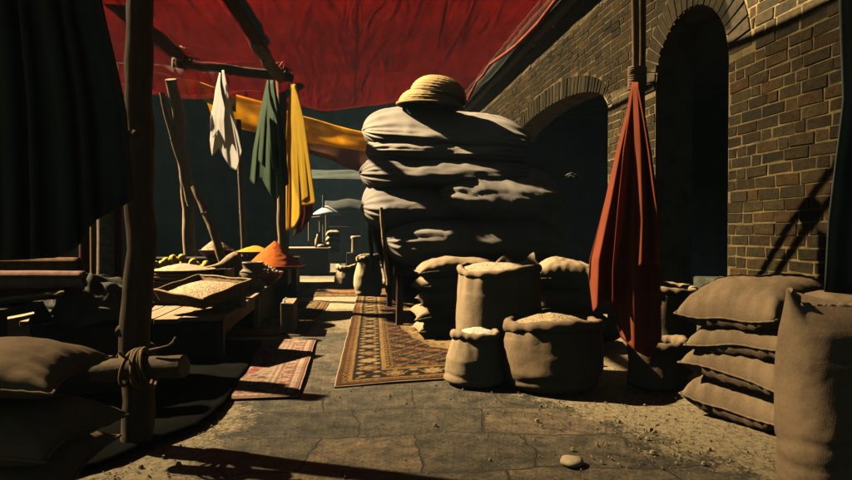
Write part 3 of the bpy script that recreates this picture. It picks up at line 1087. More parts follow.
# three at the left edge
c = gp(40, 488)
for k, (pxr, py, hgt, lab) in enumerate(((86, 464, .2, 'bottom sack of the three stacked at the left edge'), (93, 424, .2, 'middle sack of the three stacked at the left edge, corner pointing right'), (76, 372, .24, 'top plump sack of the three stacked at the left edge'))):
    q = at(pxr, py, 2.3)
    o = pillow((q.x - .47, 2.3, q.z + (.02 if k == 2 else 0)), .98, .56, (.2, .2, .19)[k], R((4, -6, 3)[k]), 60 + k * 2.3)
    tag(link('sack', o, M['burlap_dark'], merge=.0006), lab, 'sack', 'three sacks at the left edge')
# two lying behind, right of the flour sack
c = at(569, 279, 5.5)
tag(link('sack', pillow((c.x, 5.5, c.z + .0), .74, .5, .38, R(-12), 71, R(10)), M['burlap'], merge=.0006), 'plump tied sack lying on another behind the big flour sack', 'sack', 'two sacks lying behind the flour sack')
c = at(572, 303, 5.45)
tag(link('sack', pillow((c.x, 5.45, c.z), .80, .5, .28, R(-8), 73), M['burlap'], merge=.0006), 'lower sack half hidden behind the flour sack and wide grain sack', 'sack', 'two sacks lying behind the flour sack')
c2 = at(572, 335, 5.5)
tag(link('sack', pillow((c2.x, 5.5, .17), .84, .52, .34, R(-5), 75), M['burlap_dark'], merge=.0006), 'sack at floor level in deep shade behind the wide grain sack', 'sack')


def open_sack(label, base, rx, ry, H, seed, m, mouth, fill, fillmat, fill_label, belly=1.12, lean=(0, 0), rim=.035, ears=0, roll=True, fill_drop=.03, mound=.05, top_r=.9, n=64, tilt=0.0, group='open sacks along the alley'):
    base = Vector(base)
    t = thing('open_sack', label, 'sack', base, group)
    prof = [(0, .05), (.03, .86), (.10, 1.0), (.3, belly), (.55, belly * .98), (.78, lerp(belly, top_r, .6)), (.92, top_r), (1.0, top_r * .97)]
    def rad(h, a):
        k = interp(prof, h)
        q = Vector((math.cos(a) * 1.1, math.sin(a) * 1.1, h * 1.3))
        k *= 1 + .09 * nz(q, 1.0, seed) + .016 * fract((math.cos(a) * 3, math.sin(a) * 3, h * 3), 1.4, seed, 4)
        # pull-in creases under the collar and squat folds near the foot
        k *= 1 + .03 * math.sin(a * 15 + seed + 2 * nz((h * 4, a, seed))) * max(0, (h - .62) / .38)
        k *= 1 - .03 * math.exp(-((h - .2 - .05 * math.sin(2 * a + seed)) / .035) ** 2)
        return k
    def centre(h):
        return base + Vector((lean[0] * h * H, lean[1] * h * H, h * H))
    def topz(a):
        return 1 + .03 * math.sin(a * 2 + seed) + .02 * nz((math.cos(a) * 2, math.sin(a) * 2, seed))
    mb = MB(); P = []
    HN = 34
    for i in range(HN + 1):
        h = (i / HN)
        row = []
        for k in range(n):
            a = 2 * math.pi * k / n
            r = rad(h, a)
            q = centre(h * topz(a) if h > .8 else h)
            x, y = r * rx * math.cos(a), r * ry * math.sin(a)
            row.append(q + Vector((x, y, tilt * y * h)))
        P.append(row)
    mb.grid(P, True, True)
    part('body', mb, m, t)
    # rolled-down collar
    mb = MB(); Q = []
    nc = 16
    cr = []
    for k in range(n):
        a = 2 * math.pi * k / n
        p = P[-1][k]
        out = Vector((math.cos(a), math.sin(a), 0))
        rr_ = rim * (.9 + .30 * nz((math.cos(a) * 1.3, math.sin(a) * 1.3, seed + 5), 1.2) + .05 * math.sin(a * 17 + seed + 3 * nz((math.cos(a), math.sin(a), seed), 2)))
        e = 0
        for (ea, eh, ew) in (ears if ears else ()):
            dd = math.atan2(math.sin(a - ea), math.cos(a - ea))
            e += eh * math.exp(-(dd / ew) ** 2)
        ring = []
        for j in range(nc):
            b = 2 * math.pi * j / nc
            ring.append(p + out * (rr_ * math.cos(b) * .85 - .004) + Vector((0, 0, rr_ * math.sin(b) * 1.05 + e * max(0, math.sin(b)) + e * .25)))
        cr.append(ring)
    cr.append(cr[0])
    mb.grid(cr, True, True)
    part('rolled_collar', mb, m, t)
    # contents
    if fillmat:
        mb = MB(); G = []
        gr = 26
        for i in range(gr + 1):
            s = i / gr
            row = []
            for k in range(n):
                a = 2 * math.pi * k / n
                e = P[-1][k]
                c0 = centre(1.0)
                p = c0 + (e - c0) * s * .985
                p.z = c0.z + (e.z - c0.z) * s - fill_drop + mound * (1 - s ** 1.7) + .006 * fract((p.x, p.y, 0), 14, seed, 4)
                row.append(p)
            G.append(row)
        mb.grid(G, True, True)
        tag(link(fill, mb, fillmat, merge=.0004), fill_label, 'grain')
    return t


# tall flour sack
b = gp(512, 384)
open_sack('tall full sack standing open beside the stack of five, paler top fill', (b.x, b.y + .38, 0), .32, .29, .80, 3, M['burlap'], None, 'flour_heap', M['pale_grain'],
          'pale meal filling the tall open sack', belly=1.06, rim=.030, fill_drop=.0, mound=.06, top_r=.98, ears=[(1.15, .07, .26), (.30, .075, .24), (.7, .03, .5)])
# small flour sack in front
b = gp(481, 390)
open_sack('small squat sack of white flour with rolled rim at the rug corner', (b.x, b.y + .19, 0), .225, .21, .355, 7, M['burlap'], None, 'flour_heap', M['flour'],
          'white flour in the small squat sack', belly=.98, rim=.032, fill_drop=.0, mound=.05, top_r=.72)
# wide grain sack
b = gp(566, 398)
open_sack('wide low sack of grain with rolled rim in the front right group', (b.x, b.y + .30, 0), .335, .30, .45, 11, M['burlap_dark'], None, 'grain_heap', M['wheat'],
          'heap of wheat in the wide low sack', belly=1.08, rim=.045, fill_drop=.005, mound=.075, top_r=.96, lean=(.03, 0))
# nearly empty sack
b = gp(671, 394)
open_sack('slack half empty sack with gaping mouth below the red drape', (b.x, b.y + .2, 0), .20, .19, .31, 15, M['burlap_dark'], None, 'sack_lining', M['burlap_dark'],
          'dark sunken fill deep in the slack sack', belly=1.0, rim=.04, fill_drop=.12, mound=-.02, top_r=1.0)
# sack standing behind the right-hand stack
b = gp(688, 385)
open_sack('upright sack with flat folded top behind the stack of four', (b.x, b.y + .3, 0), .22, .20, .655, 19, M['burlap'], None, 'grain_heap', M['burlap_dark'],
          'dark fill under the folded top of upright sack', belly=1.0, rim=.035, fill_drop=.02, mound=.01, top_r=.98)

# small bean scoop between the sacks (pale chip on the floor)
mb = MB()
q = gp(516, 377)
mb.lathe((q.x, q.y, .035), [(.0, -.02), (.02, -.018), (.032, 0), (.026, .018), (.0, .026)], 14, .3, 4)
tag(link('pale_stone', mb, M['pebble']), 'small pale stone between the small flour sack and the wide sack', 'stone')

# large tied sack at the right edge
b = Vector((at(829, 400, 2.28).x, 2.28, 0))
t = thing('standing_sack', 'large upright closed sack with a dog-eared corner at the right edge', 'sack', b)
mb = MB(); P = []
Hs = .79
for i in range(45):
    h = i / 44
    row = []
    for k in range(72):
        a = 2 * math.pi * k / 72
        w_ = interp([(0, .80), (.04, .92), (.2, 1.0), (.5, 1.02), (.75, 1.0), (.9, .99), (1, .96)], h)
        dp = interp([(0, .7), (.06, .95), (.3, 1.05), (.7, 1.0), (.86, .75), (.95, .4), (1, .13)], h)
        ca, sa = math.cos(a), math.sin(a)
        e = 2 / 2.6
        x = .21 * w_ * math.copysign(abs(ca) ** e, ca); y = .17 * dp * math.copysign(abs(sa) ** e, sa)
        wr = 1 + .05 * nz((ca, sa, h * 2.2), 1.3, 31) + .025 * fract((ca * 2, sa * 2, h * 8), 1, 33, 3)
        wr -= .035 * math.exp(-((h - .27 - .03 * math.sin(2 * a)) / .02) ** 2) + .03 * math.exp(-((h - .20 - .04 * math.sin(1.4 * a)) / .018) ** 2)
        z = h * Hs
        z += .07 * max(0, (-ca - .72) / .28) * max(0, (h - .86) / .14)    # ear
        z -= .03 * max(0, h - .9) * 10 * max(0, ca + .4) * .4
        row.append(b + Vector((x * wr + .015 * math.sin(h * 3), y * wr, z)))
    P.append(row)
mb.grid(P, True, True)
top = P[-1]
mb.add(top, [tuple(range(len(top)))], True)
part('body', mb, M['burlap_dark'], t)
mb = MB()
mb.tube([b + Vector((-.19 + .38 * i / 24, .005 * math.sin(i), Hs + .004 + .06 * max(0, 1 - i / 4) + .006 * math.sin(i * 1.7) - .016 * min(1, i / 8))) for i in range(25)], .016, 8, .3, 6)
part('rolled_hem', mb, M['burlap_dark'], t)
# big dim sack heap behind it, filling the right edge
c = at(838, 300, 2.95)
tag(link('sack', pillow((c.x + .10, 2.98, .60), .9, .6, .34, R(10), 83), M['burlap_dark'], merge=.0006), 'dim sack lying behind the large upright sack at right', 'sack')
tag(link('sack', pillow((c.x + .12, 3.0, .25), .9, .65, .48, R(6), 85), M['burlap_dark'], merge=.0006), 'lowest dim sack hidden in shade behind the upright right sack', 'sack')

# flat pebble on the paving
mb = MB()
q = gp(572, 464)
mb.lathe((q.x, q.y, .0), [(.048, 0), (.058, .010), (.054, .022), (.03, .030), (.0, .031)], 22, .25, 2)
tag(link('flat_stone', mb, M['pebble']), 'flat pale stone lying alone on the paving in the foreground', 'stone')


# loose grit over the sand
mb = MB()
rg_ = random.Random(21)
for k in range(900):
    if rg_.random() < .72:
        y = rg_.uniform(2.5, 4.6); x = 2.75 - .44 * y + rg_.gauss(.25, .4)
    else:
        y = rg_.uniform(2.5, 4.4); x = -.75 - abs(rg_.gauss(0, .35))
    if rg_.random() < .12: x, y = rg_.uniform(-.6, 1.8), rg_.uniform(2.5, 5)
    r = rg_.uniform(.003, .008) * (2.0 if rg_.random() < .05 else 1)
    vs_ = [(x + r * rg_.uniform(.7, 1.3) * math.cos(a), y + r * rg_.uniform(.7, 1.3) * math.sin(a), .002) for a in (0, 1.25, 2.5, 3.8, 5.0)]
    n_ = len(vs_)
    vs_ += [(x + (p[0] - x) * .6, y + (p[1] - y) * .6, .002 + r * .9) for p in vs_]
    mb.add(vs_, [(i, (i + 1) % n_, n_ + (i + 1) % n_, n_ + i) for i in range(n_)] + [tuple(range(n_, 2 * n_))], False)
tag(link('loose_grit', mb, plain('grit', (.26, .21, .13), .9, .6, 30)), 'loose grit scattered over the sand and paving', 'grit', None, 'stuff')

# ------------------------------------------------------------------ quilt pile
def bolster(x0, x1, yc_, z0, z1, ry, seed, amp=.05, pk=10, pleat=.10, ns=70, nphi=80, e=4.5, tilt=0.0, flat=1.0, lean=.0):
    mb = MB(); P = []
    hx = (x1 - x0) / 2; cx = (x0 + x1) / 2; cz = (z0 + z1) / 2; rz = (z1 - z0) / 2
    for i in range(ns + 1):
        a0 = -1 + 2 * i / ns
        s = math.copysign(1 - (1 - abs(a0)) ** 1.6, a0)
        rr_ = max(.0, 1 - abs(s) ** e) ** .5
        row = []
        for k in range(nphi):
            a = 2 * math.pi * k / nphi
            ca, sa = math.cos(a), math.sin(a)
            ex = 2 / 2.15
            y = ry * math.copysign(abs(ca) ** ex, ca); z = rz * math.copysign(abs(sa) ** ex, sa)
            q = Vector((s * hx * 1.6, ca * .8, sa * .8))
            w_ = 1 + amp * 1.6 * nz(q, 1.1, seed) + amp * fract((s * hx * 2.6, ca * 1.2 + s * .5, sa * 1.2), 1.5, seed, 4)
            # gathered pleats toward both ends
            w_ += pleat * (abs(s) ** 2.4) * math.sin(pk * a + 2.2 * nz((a, s, seed), 1.4))
            rd = 1 - abs(nz((s * hx * 2.2 + .8 * sa, ca * .9 + s, sa * 1.4 - s * hx), 1.15, seed + 21))
            w_ += amp * .9 * (rd ** 7) - amp * .35
            # diagonal drag folds
            w_ += amp * .45 * math.sin(9 * (s * hx + .35 * sa) + 3 * nz(q, .9, seed + 8)) * (1 - s * s)
            w_ *= max(.02, rr_)
            row.append(Vector((cx + s * hx * (1 + .03 * nz((ca, sa, seed), 2)), yc_ + y * w_, cz + z * w_ * flat + tilt * s * hx + lean * y * w_ * (.5 + .5 * max(-1, min(1, sa * 1.2))))))
        P.append(row)
    mb.grid(P, True, True)
    return mb


QY = 6.85
def qx(px, y=7.0): return at(px, 200, y).x
def qz(py, y=7.0): return at(450, py, y).z
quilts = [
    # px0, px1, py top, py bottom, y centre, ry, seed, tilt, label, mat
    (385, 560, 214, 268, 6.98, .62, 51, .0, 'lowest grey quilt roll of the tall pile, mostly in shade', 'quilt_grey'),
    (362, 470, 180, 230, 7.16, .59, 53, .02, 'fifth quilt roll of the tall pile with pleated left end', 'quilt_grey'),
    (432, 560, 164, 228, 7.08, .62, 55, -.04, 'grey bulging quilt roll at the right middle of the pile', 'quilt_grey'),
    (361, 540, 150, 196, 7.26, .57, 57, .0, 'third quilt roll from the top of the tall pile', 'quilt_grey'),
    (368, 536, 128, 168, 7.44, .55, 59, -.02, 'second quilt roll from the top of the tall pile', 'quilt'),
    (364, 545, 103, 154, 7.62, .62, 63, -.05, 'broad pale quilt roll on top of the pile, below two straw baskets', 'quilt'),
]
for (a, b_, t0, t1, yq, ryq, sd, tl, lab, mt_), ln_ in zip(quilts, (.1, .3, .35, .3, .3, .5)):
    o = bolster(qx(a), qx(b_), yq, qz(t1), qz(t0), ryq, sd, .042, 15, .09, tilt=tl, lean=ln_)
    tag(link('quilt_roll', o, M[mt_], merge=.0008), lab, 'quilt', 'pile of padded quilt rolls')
# knot of cloth standing out at the right of the pile
mb = MB()
kc = at(572, 178, 6.9)
for k in range(4):
    pts = []
    for i in range(17):
        a = 2 * math.pi * i / 16
        pts.append(kc + Vector((.06 * math.cos(a) + .02 * k - .03, .04 * math.sin(a * 2 + k), .035 * math.sin(a) + .03 * (k - 2) * (.5 - (k % 2)))))
    mb.tube(pts, .014, 8, .3, k, False)
mb.tube([kc, kc + Vector((-.15, .06, .03)), kc + Vector((-.45, .16, .05))], [.022, .02, .018], 8, .2, 3)
tag(link('cloth_knot', mb, M['olive_cloth']), 'knotted cloth end standing out at the dark right side of quilt pile', 'knot')

# the wooden cart that carries the pile
gl = gp(399, 333) + Vector((.02, .35, 0))
cart = thing('wooden_cart', 'dark wooden cart frame under the quilt pile with posts at its left', 'cart', (gl.x + 1.0, gl.y + .6, 0))
zt = qz(266)
mb = MB()
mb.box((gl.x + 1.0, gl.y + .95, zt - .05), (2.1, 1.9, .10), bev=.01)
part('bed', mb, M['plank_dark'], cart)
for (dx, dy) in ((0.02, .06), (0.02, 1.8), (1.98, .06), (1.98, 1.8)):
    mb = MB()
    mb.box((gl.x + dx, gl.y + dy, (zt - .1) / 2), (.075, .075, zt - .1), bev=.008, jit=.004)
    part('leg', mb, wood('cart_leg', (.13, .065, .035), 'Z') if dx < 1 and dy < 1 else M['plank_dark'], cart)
mb = MB()
mb.box((gl.x + 1.0, gl.y + .62, .5), (1.9, .05, .07), bev=.006)
mb.box((gl.x + .03, gl.y + .93, .5), (.05, 1.7, .07), bev=.006)
part('rail', mb, M['plank_dark'], cart)
# cloth swag and poles at the left of the cart
mb = merge_mb(hang([(200, 366, 386), (225, 368, 396), (250, 376, 400), (275, 384, 402), (310, 386, 404)], 7.1, [(0, 292), (.4, 300), (1, 308)], 3, .06, 40, 40, seed=8),
              hang([(244, 392, 530), (262, 392, 530), (310, 394, 530)], 7.0, [(0, 300), (.5, 312), (1, 318)], 5, .05, 50, 24, seed=3))
tag(link('cloth_swag', mb, M['olive_cloth'], solid=.006), 'dark olive cloth hanging down the left side of the quilt pile', 'cloth')
for (x0, y0, x1_, y1_, yy, r, lab) in ((369, 208, 373, 285, 7.6, .03, 'pale thin pole standing behind the left side of quilt pile'), (381, 208, 388, 285, 6.62, .026, 'short pale stick against the cloth at left of the quilt pile')):
    pole('wooden_stick', lab, [at(x1_, y1_, yy), at(x0, y0, yy)], [r, r * .8], M['pale_pole'], seed=int(r * 1000), cat='stick', group='sticks beside the quilt pile')


# straw baskets on top
def straw_dome(c, rx, ry, h, tilt, seed, rzz=0.0):
    mb = MB(); P = []
    mt = Matrix.Translation(Vector(c)) @ Matrix.Rotation(tilt[1], 4, 'Y') @ Matrix.Rotation(tilt[0], 4, 'X') @ Matrix.Rotation(rzz, 4, 'Z')
    n, rows_ = 64, 40
    for i in range(rows_ + 1):
        s = i / rows_
        an = s * math.pi / 2
        rr_ = math.cos(an) ** .75; z = h * math.sin(an) ** 1.1
        row = []
        coil = 1 + .022 * abs(math.sin(s * math.pi * 9))
        for k in range(n):
            a = 2 * math.pi * k / n
            q = coil * (1 + .008 * math.sin(a * 40 + i * 1.7) + .02 * nz((math.cos(a), math.sin(a), s * 2), 1.2, seed))
            row.append(mt @ Vector((rx * rr_ * q * math.cos(a), ry * rr_ * q * math.sin(a), z * coil)))
        P.append(row)
    mb.grid(P, True, True)
    return mb, mt


for (px, py, rx, h, tl, lab) in ((430, 105, .405, .205, (R(4), R(3)), 'lower coiled straw basket upside down on the quilt pile'), (438, 97, .36, .25, (R(2), R(10)), 'upper coiled straw basket nested over the other one')):
    c = at(px, py, 7.5)
    bk = thing('straw_basket', lab, 'basket', c, 'two straw baskets on the quilt pile')
    mb, mt = straw_dome(c, rx, rx * .95, h, tl, px)
    part('dome', mb, M['straw'], bk)
    mb = MB()
    mb.tube([mt @ Vector((rx * 1.03 * math.cos(a), rx * .98 * math.sin(a), -.012)) for a in [2 * math.pi * k / 48 for k in range(49)]], .018, 8, .2, 3, False)
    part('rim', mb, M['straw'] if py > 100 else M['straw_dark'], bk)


# ------------------------------------------------------------------ rugs
def rug_pattern(W, Ln, res, pal, seed, style):
    nu, nv = max(40, int(W / res)), max(40, int(Ln / res))
    x = np.linspace(0, W, nu + 1)[None, :]; y = np.linspace(0, Ln, nv + 1)[:, None]
    X, Y = np.broadcast_arrays(x, y)
    ex = np.minimum(X, W - X); ey = np.minimum(Y, Ln - Y)
    de = np.minimum(ex, ey)
    s = np.where(ex < ey, Y, X)                # coordinate along the border
    col = np.zeros(X.shape + (3,))
    C = {k: np.array(v) for k, v in pal.items()}
    def put(mask, c):
        col[mask] = C[c] if isinstance(c, str) else c
    B = style['bands']
    # ---- field
    cx, cy = X - W / 2, Y - Ln / 2
    put(de > -1, 'field')
    k1 = style['k']
    fl = np.cos(cx * k1) * np.cos(cy * k1) + .6 * np.cos((cx + cy) * k1 * 1.7 + 1) + .6 * np.cos((cx - cy) * k1 * 1.7 - 1) + .4 * np.cos(cx * k1 * 2.9) * np.cos(cy * k1 * 3.3)
    put(fl > .95, 'f1'); put(fl > 1.45, 'f2'); put(fl < -1.05, 'f3'); put(np.abs(fl - .15) < .09, 'f4')
    # ---- corner spandrels and medallion, scalloped
    inW, inL = W / 2 - B[-1], Ln / 2 - B[-1]
    th = np.arctan2(cy / inL, cx / inW); 
    rr_ = np.sqrt((cx / inW) ** 2 + (cy / inL) ** 2)
    sc = 1 + .045 * np.abs(np.sin(th * 9)) 
    sp = rr_ * sc > style['span']
    put(sp, 'span'); fs = np.sin(cx * k1 * 1.2) * np.sin(cy * k1 * 1.2) + .7 * np.cos((cx + cy) * k1 * .8) + .5 * np.cos((cx - cy) * k1 * 2)
    put(sp & (fs > .8), 's1'); put(sp & (fs > 1.2), 's2'); put(sp & (fs < -.9), 's3'); put(sp & (np.abs(fs) < .08), 's1')
    put(np.abs(rr_ * sc - style['span']) < .022, 'line')
    md = style['med']
    mt_ = np.sqrt((cx / (inW * md[0])) ** 2 + (cy / (inL * md[1])) ** 2) * (1 + .09 * np.abs(np.sin(np.arctan2(cy / (inL * md[1]), cx / (inW * md[0])) * 8)))
    put(mt_ < 1, 'med'); put((mt_ < 1) & (fs > .7), 'm1'); put((mt_ < 1) & (fs < -.8), 'm2'); put(np.abs(mt_ - 1) < .04, 'line')
    put(mt_ < .5, 'm1'); put((mt_ < .5) & (fl > .5), 'm2'); put(np.abs(mt_ - .5) < .05, 'line'); put(mt_ < .18, 'med')
    # ---- borders, from the field outward
    edges = [0] + B
    for b0, b1, st in zip(edges, edges[1:], style['types']):
        mk = (de >= b0) & (de < b1)
        wd = b1 - b0
        d = (de - b0) / wd
        kind, bg, c1, c2, c3 = st
        put(mk, bg)
        if kind == 'plain':
            continue
        if kind == 'guard':
            per = wd * 1.5
            f = np.abs(((s / per) % 1) - .5) * 2
            put(mk & (np.abs(d - .5) < .5 * (1 - f)), c1)
            put(mk & (np.abs(d - .5) < .18 * (1 - f)), c2)
        if kind == 'main':
            per = wd * 1.25
            q = ((s / per) % 1) - .5
            alt = (np.floor(s / per).astype(int) % 2) == 0
            rr2 = np.sqrt((q * per / wd) ** 2 + (d - .5) ** 2)
            tt = np.arctan2(d - .5, q * per / wd)
            ro = .33 * (1 + .22 * np.cos(tt * 8))
            put(mk & (rr2 < ro), c1); put(mk & (rr2 < ro * .74), c2); put(mk & (rr2 < ro * .5), c3); put(mk & (rr2 < ro * .25), c1)
            put(mk & alt & (rr2 < ro * .74) & (rr2 > ro * .5), c3)
            vine = np.abs(d - .5 - .36 * np.cos(s / per * 2 * np.pi)) < .045
            put(mk & vine & (rr2 > ro), c1)
            dt = np.sqrt(((np.abs(q) - .5) * per / wd) ** 2 + (np.abs(d - .5) - .28) ** 2)
            put(mk & (dt < .12), c3); put(mk & (dt < .06), c1)
        put(mk & (d > .93), 'line')
    return X, Y, col, nu, nv


def rug(name, label, o, ux, W, Ln, pal, style, res, seed, thick=.012, rot=0.0, group='patterned rugs on the paving', zoff=.010, wav=.010, tone=np.array([.55, .52, .50]), uyd=None):
    """o = near left corner; ux = direction of the width; length runs up the alley"""
    X, Y, col, nu, nv = rug_pattern(W, Ln, res, pal, seed, style)
    ux = Vector((ux[0], ux[1], 0)).normalized(); uy = Vector((-ux.y, ux.x, 0))
    if uyd: uy = Vector((uyd[0], uyd[1], 0)).normalized()
    o = Vector((o.x, o.y, 0))
    mb = MB()
    rng = np.random.RandomState(seed)
    col = col * (1 + .10 * rng.randn(*col.shape[:2], 1))
    col = np.clip(col, .004, .9)
    vs_ = []
    for i in range(nv + 1):
        for j in range(nu + 1):
            x, y = X[i, j], Y[i, j]
            p = o + ux * (x + .012 * nz((y * 1.5, 0, seed))) + uy * (y + .02 * nz((x * 1.7, 3, seed)))
            ed = min(x, W - x, y, Ln - y)
            p.z = zoff + thick + wav * nz((p.x, p.y, 0), 1.6, seed) + wav * .5 * nz((p.x, p.y, 0), 5, seed) - (thick * .8 if ed < .004 else 0)
            vs_.append(p)
    n1 = nu + 1
    fs = [(i * n1 + j, i * n1 + j + 1, (i + 1) * n1 + j + 1, (i + 1) * n1 + j) for i in range(nv) for j in range(nu)]
    mb.add(vs_, fs, True)
    rg = thing(name, label, 'rug', o, group)
    col = col * tone
    c4 = np.concatenate([col.reshape(-1, 3), np.ones((col.shape[0] * col.shape[1], 1))], 1)
    part('pile', mb, M['rug'], rg, colors=c4)
    # bound edge
    mb = MB()
    lp = [vs_[j] for j in range(0, n1, 3)] + [vs_[i * n1 + nu] for i in range(0, nv + 1, 3)] + [vs_[nv * n1 + nu - j] for j in range(0, n1, 3)] + [vs_[(nv - i) * n1] for i in range(0, nv + 1, 3)]
    lp = [p - Vector((0, 0, thick * .1)) for p in lp]
    mb.tube(lp + [lp[0]], .007, 6, 0, 0, False)
    part('bound_edge', mb, M['rug_back'], rg)
    return rg


PAL_B = dict(field=(.50, .36, .17), f1=(.40, .22, .07), f2=(.10, .05, .03), f3=(.34, .16, .06), f4=(.56, .45, .26), span=(.075, .045, .028), s1=(.36, .22, .085), s2=(.26, .085, .03), s3=(.02, .022, .026),
             line=(.40, .28, .12), med=(.08, .045, .028), m1=(.33, .12, .045), m2=(.42, .30, .13), dark=(.028, .026, .026), rust=(.21, .08, .032), gold=(.40, .25, .09), cream=(.50, .38, .2), brown=(.12, .065, .03))
ST_B = dict(bands=[.04, .10, .12, .36, .38, .45], k=25, span=.80, med=(.55, .5),
            types=[('plain', 'brown', 0, 0, 0), ('guard', 'rust', 'gold', 'dark', 0), ('plain', 'gold', 0, 0, 0), ('main', 'dark', 'gold', 'rust', 'cream'), ('plain', 'gold', 0, 0, 0), ('guard', 'brown', 'gold', 'dark', 0)])
PAL_P = dict(field=(.34, .10, .085), f1=(.44, .24, .19), f2=(.12, .05, .06), f3=(.25, .06, .055), f4=(.46, .30, .25), span=(.42, .28, .21), s1=(.30, .10, .085), s2=(.16, .08, .09), s3=(.36, .16, .13),
             line=(.44, .30, .24), med=(.42, .29, .23), m1=(.32, .11, .09), m2=(.18, .10, .11), dark=(.15, .06, .065), rust=(.32, .10, .085), gold=(.44, .28, .21), cream=(.48, .36, .29), brown=(.34, .15, .12))
ST_P = dict(bands=[.03, .06, .075, .20, .215, .25], k=30, span=.86, med=(.62, .45),
            types=[('plain', 'brown', 0, 0, 0), ('guard', 'rust', 'cream', 'dark', 0), ('plain', 'cream', 0, 0, 0), ('main', 'rust', 'cream', 'dark', 'gold'), ('plain', 'cream', 0, 0, 0), ('guard', 'brown', 'cream', 'dark', 0)])

bl, br_ = gp(335, 388), gp(455, 379)
rug('patterned_rug', 'large dark brown and gold rug with cream field beside the quilt pile', bl, (br_ - bl), 2.2, 5.9, PAL_B, ST_B, .0125, 1, uyd=gp(355.5, 303) - bl)
tr_, brp = gp(317, 338), gp(298, 398)
d_ = (tr_ - brp); ux = Vector((d_.y, -d_.x, 0)).normalized()
rug('patterned_rug', 'faded rose red rug on the paving beside the low table', brp - ux * 1.2, ux, 1.2, 2.1, PAL_P, ST_P, .010, 2, zoff=.012, tone=np.array([.8, .95, .9]))
tr_, brp = gp(331, 300), gp(306, 336)
d_ = (tr_ - brp); ux = Vector((d_.y, -d_.x, 0)).normalized()
rug('patterned_rug', 'brown rug with cream medallion beyond the rose red rug', brp - ux * 1.5, ux, 1.5, 3.0, PAL_B, dict(ST_B, bands=[.03, .09, .11, .30, .32, .37], med=(.8, .75), span=.95), .016, 3, zoff=.006)
a0 = gp(292, 298)
rug('patterned_rug', 'dark rug with orange border lying across the alley behind', Vector((a0.x, gp(330, 297).y, 0)), (1, 0), 1.75, 2.9, dict(PAL_B, field=(.45, .17, .05), cream=(.55, .3, .1)), dict(ST_B, bands=[.03, .09, .11, .30, .32, .37]), .03, 4, zoff=.004)

# ------------------------------------------------------------------ low display tables at the left
TH = .40
SC = 1.13
c1 = gp(226, 316, TH)          # near right corner
xE = c1.x
tb = thing('low_table', 'low plank display table at left holding the baskets of grain', 'table', (xE - .8, 4.6, 0))
yA, yB = c1.y - .03, gp(262, 293, TH).y
x = xE
k = 0
widths = [.36, .2, .17, .22, .2, .22, .2]
for wv in widths:
    mb = MB()
    mb.box((x - wv / 2, (yA + yB) / 2 + rnd.uniform(-.02, .02) - (.05 if k in (1, 3) else 0), TH - .018 - (0 if k == 0 else rnd.uniform(.0, .012))), (wv - .012, yB - yA + rnd.uniform(-.02, .05), .036), bev=.005, jit=.003)
    part('top_board', mb, M['plank'], tb)
    x -= wv; k += 1
xW = x
mb = MB()
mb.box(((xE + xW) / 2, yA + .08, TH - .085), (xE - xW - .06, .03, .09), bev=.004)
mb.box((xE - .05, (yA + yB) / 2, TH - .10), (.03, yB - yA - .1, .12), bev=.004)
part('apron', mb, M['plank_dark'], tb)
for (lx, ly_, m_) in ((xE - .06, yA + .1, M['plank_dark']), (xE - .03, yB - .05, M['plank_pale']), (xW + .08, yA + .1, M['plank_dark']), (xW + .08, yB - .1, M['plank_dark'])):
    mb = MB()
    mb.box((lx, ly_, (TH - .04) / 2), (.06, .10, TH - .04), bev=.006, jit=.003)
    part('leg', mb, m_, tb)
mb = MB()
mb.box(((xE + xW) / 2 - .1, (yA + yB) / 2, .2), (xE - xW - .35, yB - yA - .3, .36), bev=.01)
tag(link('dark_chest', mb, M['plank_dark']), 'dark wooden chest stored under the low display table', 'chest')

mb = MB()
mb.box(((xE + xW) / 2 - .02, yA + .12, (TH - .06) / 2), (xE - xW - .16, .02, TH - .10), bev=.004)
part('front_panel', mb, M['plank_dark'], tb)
# table shadow put in as a black sheet on the ground
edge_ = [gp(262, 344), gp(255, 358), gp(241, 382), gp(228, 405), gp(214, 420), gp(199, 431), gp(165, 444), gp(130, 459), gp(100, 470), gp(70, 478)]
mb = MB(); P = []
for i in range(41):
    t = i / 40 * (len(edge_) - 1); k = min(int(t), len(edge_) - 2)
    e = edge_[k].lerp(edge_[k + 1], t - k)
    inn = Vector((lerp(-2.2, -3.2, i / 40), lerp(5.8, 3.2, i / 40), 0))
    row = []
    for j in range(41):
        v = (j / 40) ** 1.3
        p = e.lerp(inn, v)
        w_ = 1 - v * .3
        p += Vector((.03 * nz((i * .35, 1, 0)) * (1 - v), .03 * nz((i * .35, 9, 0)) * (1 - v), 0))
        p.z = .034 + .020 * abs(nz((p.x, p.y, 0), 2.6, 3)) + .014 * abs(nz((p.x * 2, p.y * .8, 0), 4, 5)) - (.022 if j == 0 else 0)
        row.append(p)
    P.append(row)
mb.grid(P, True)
tag(link('table_shade_sheet', mb, plain('shade_black', (.006, .0065, .0055), .98, .4, 4, 40, .4, .006, spec=.02), solid=.006), 'black sheet standing in for the shade before and under the low table', 'cloth')

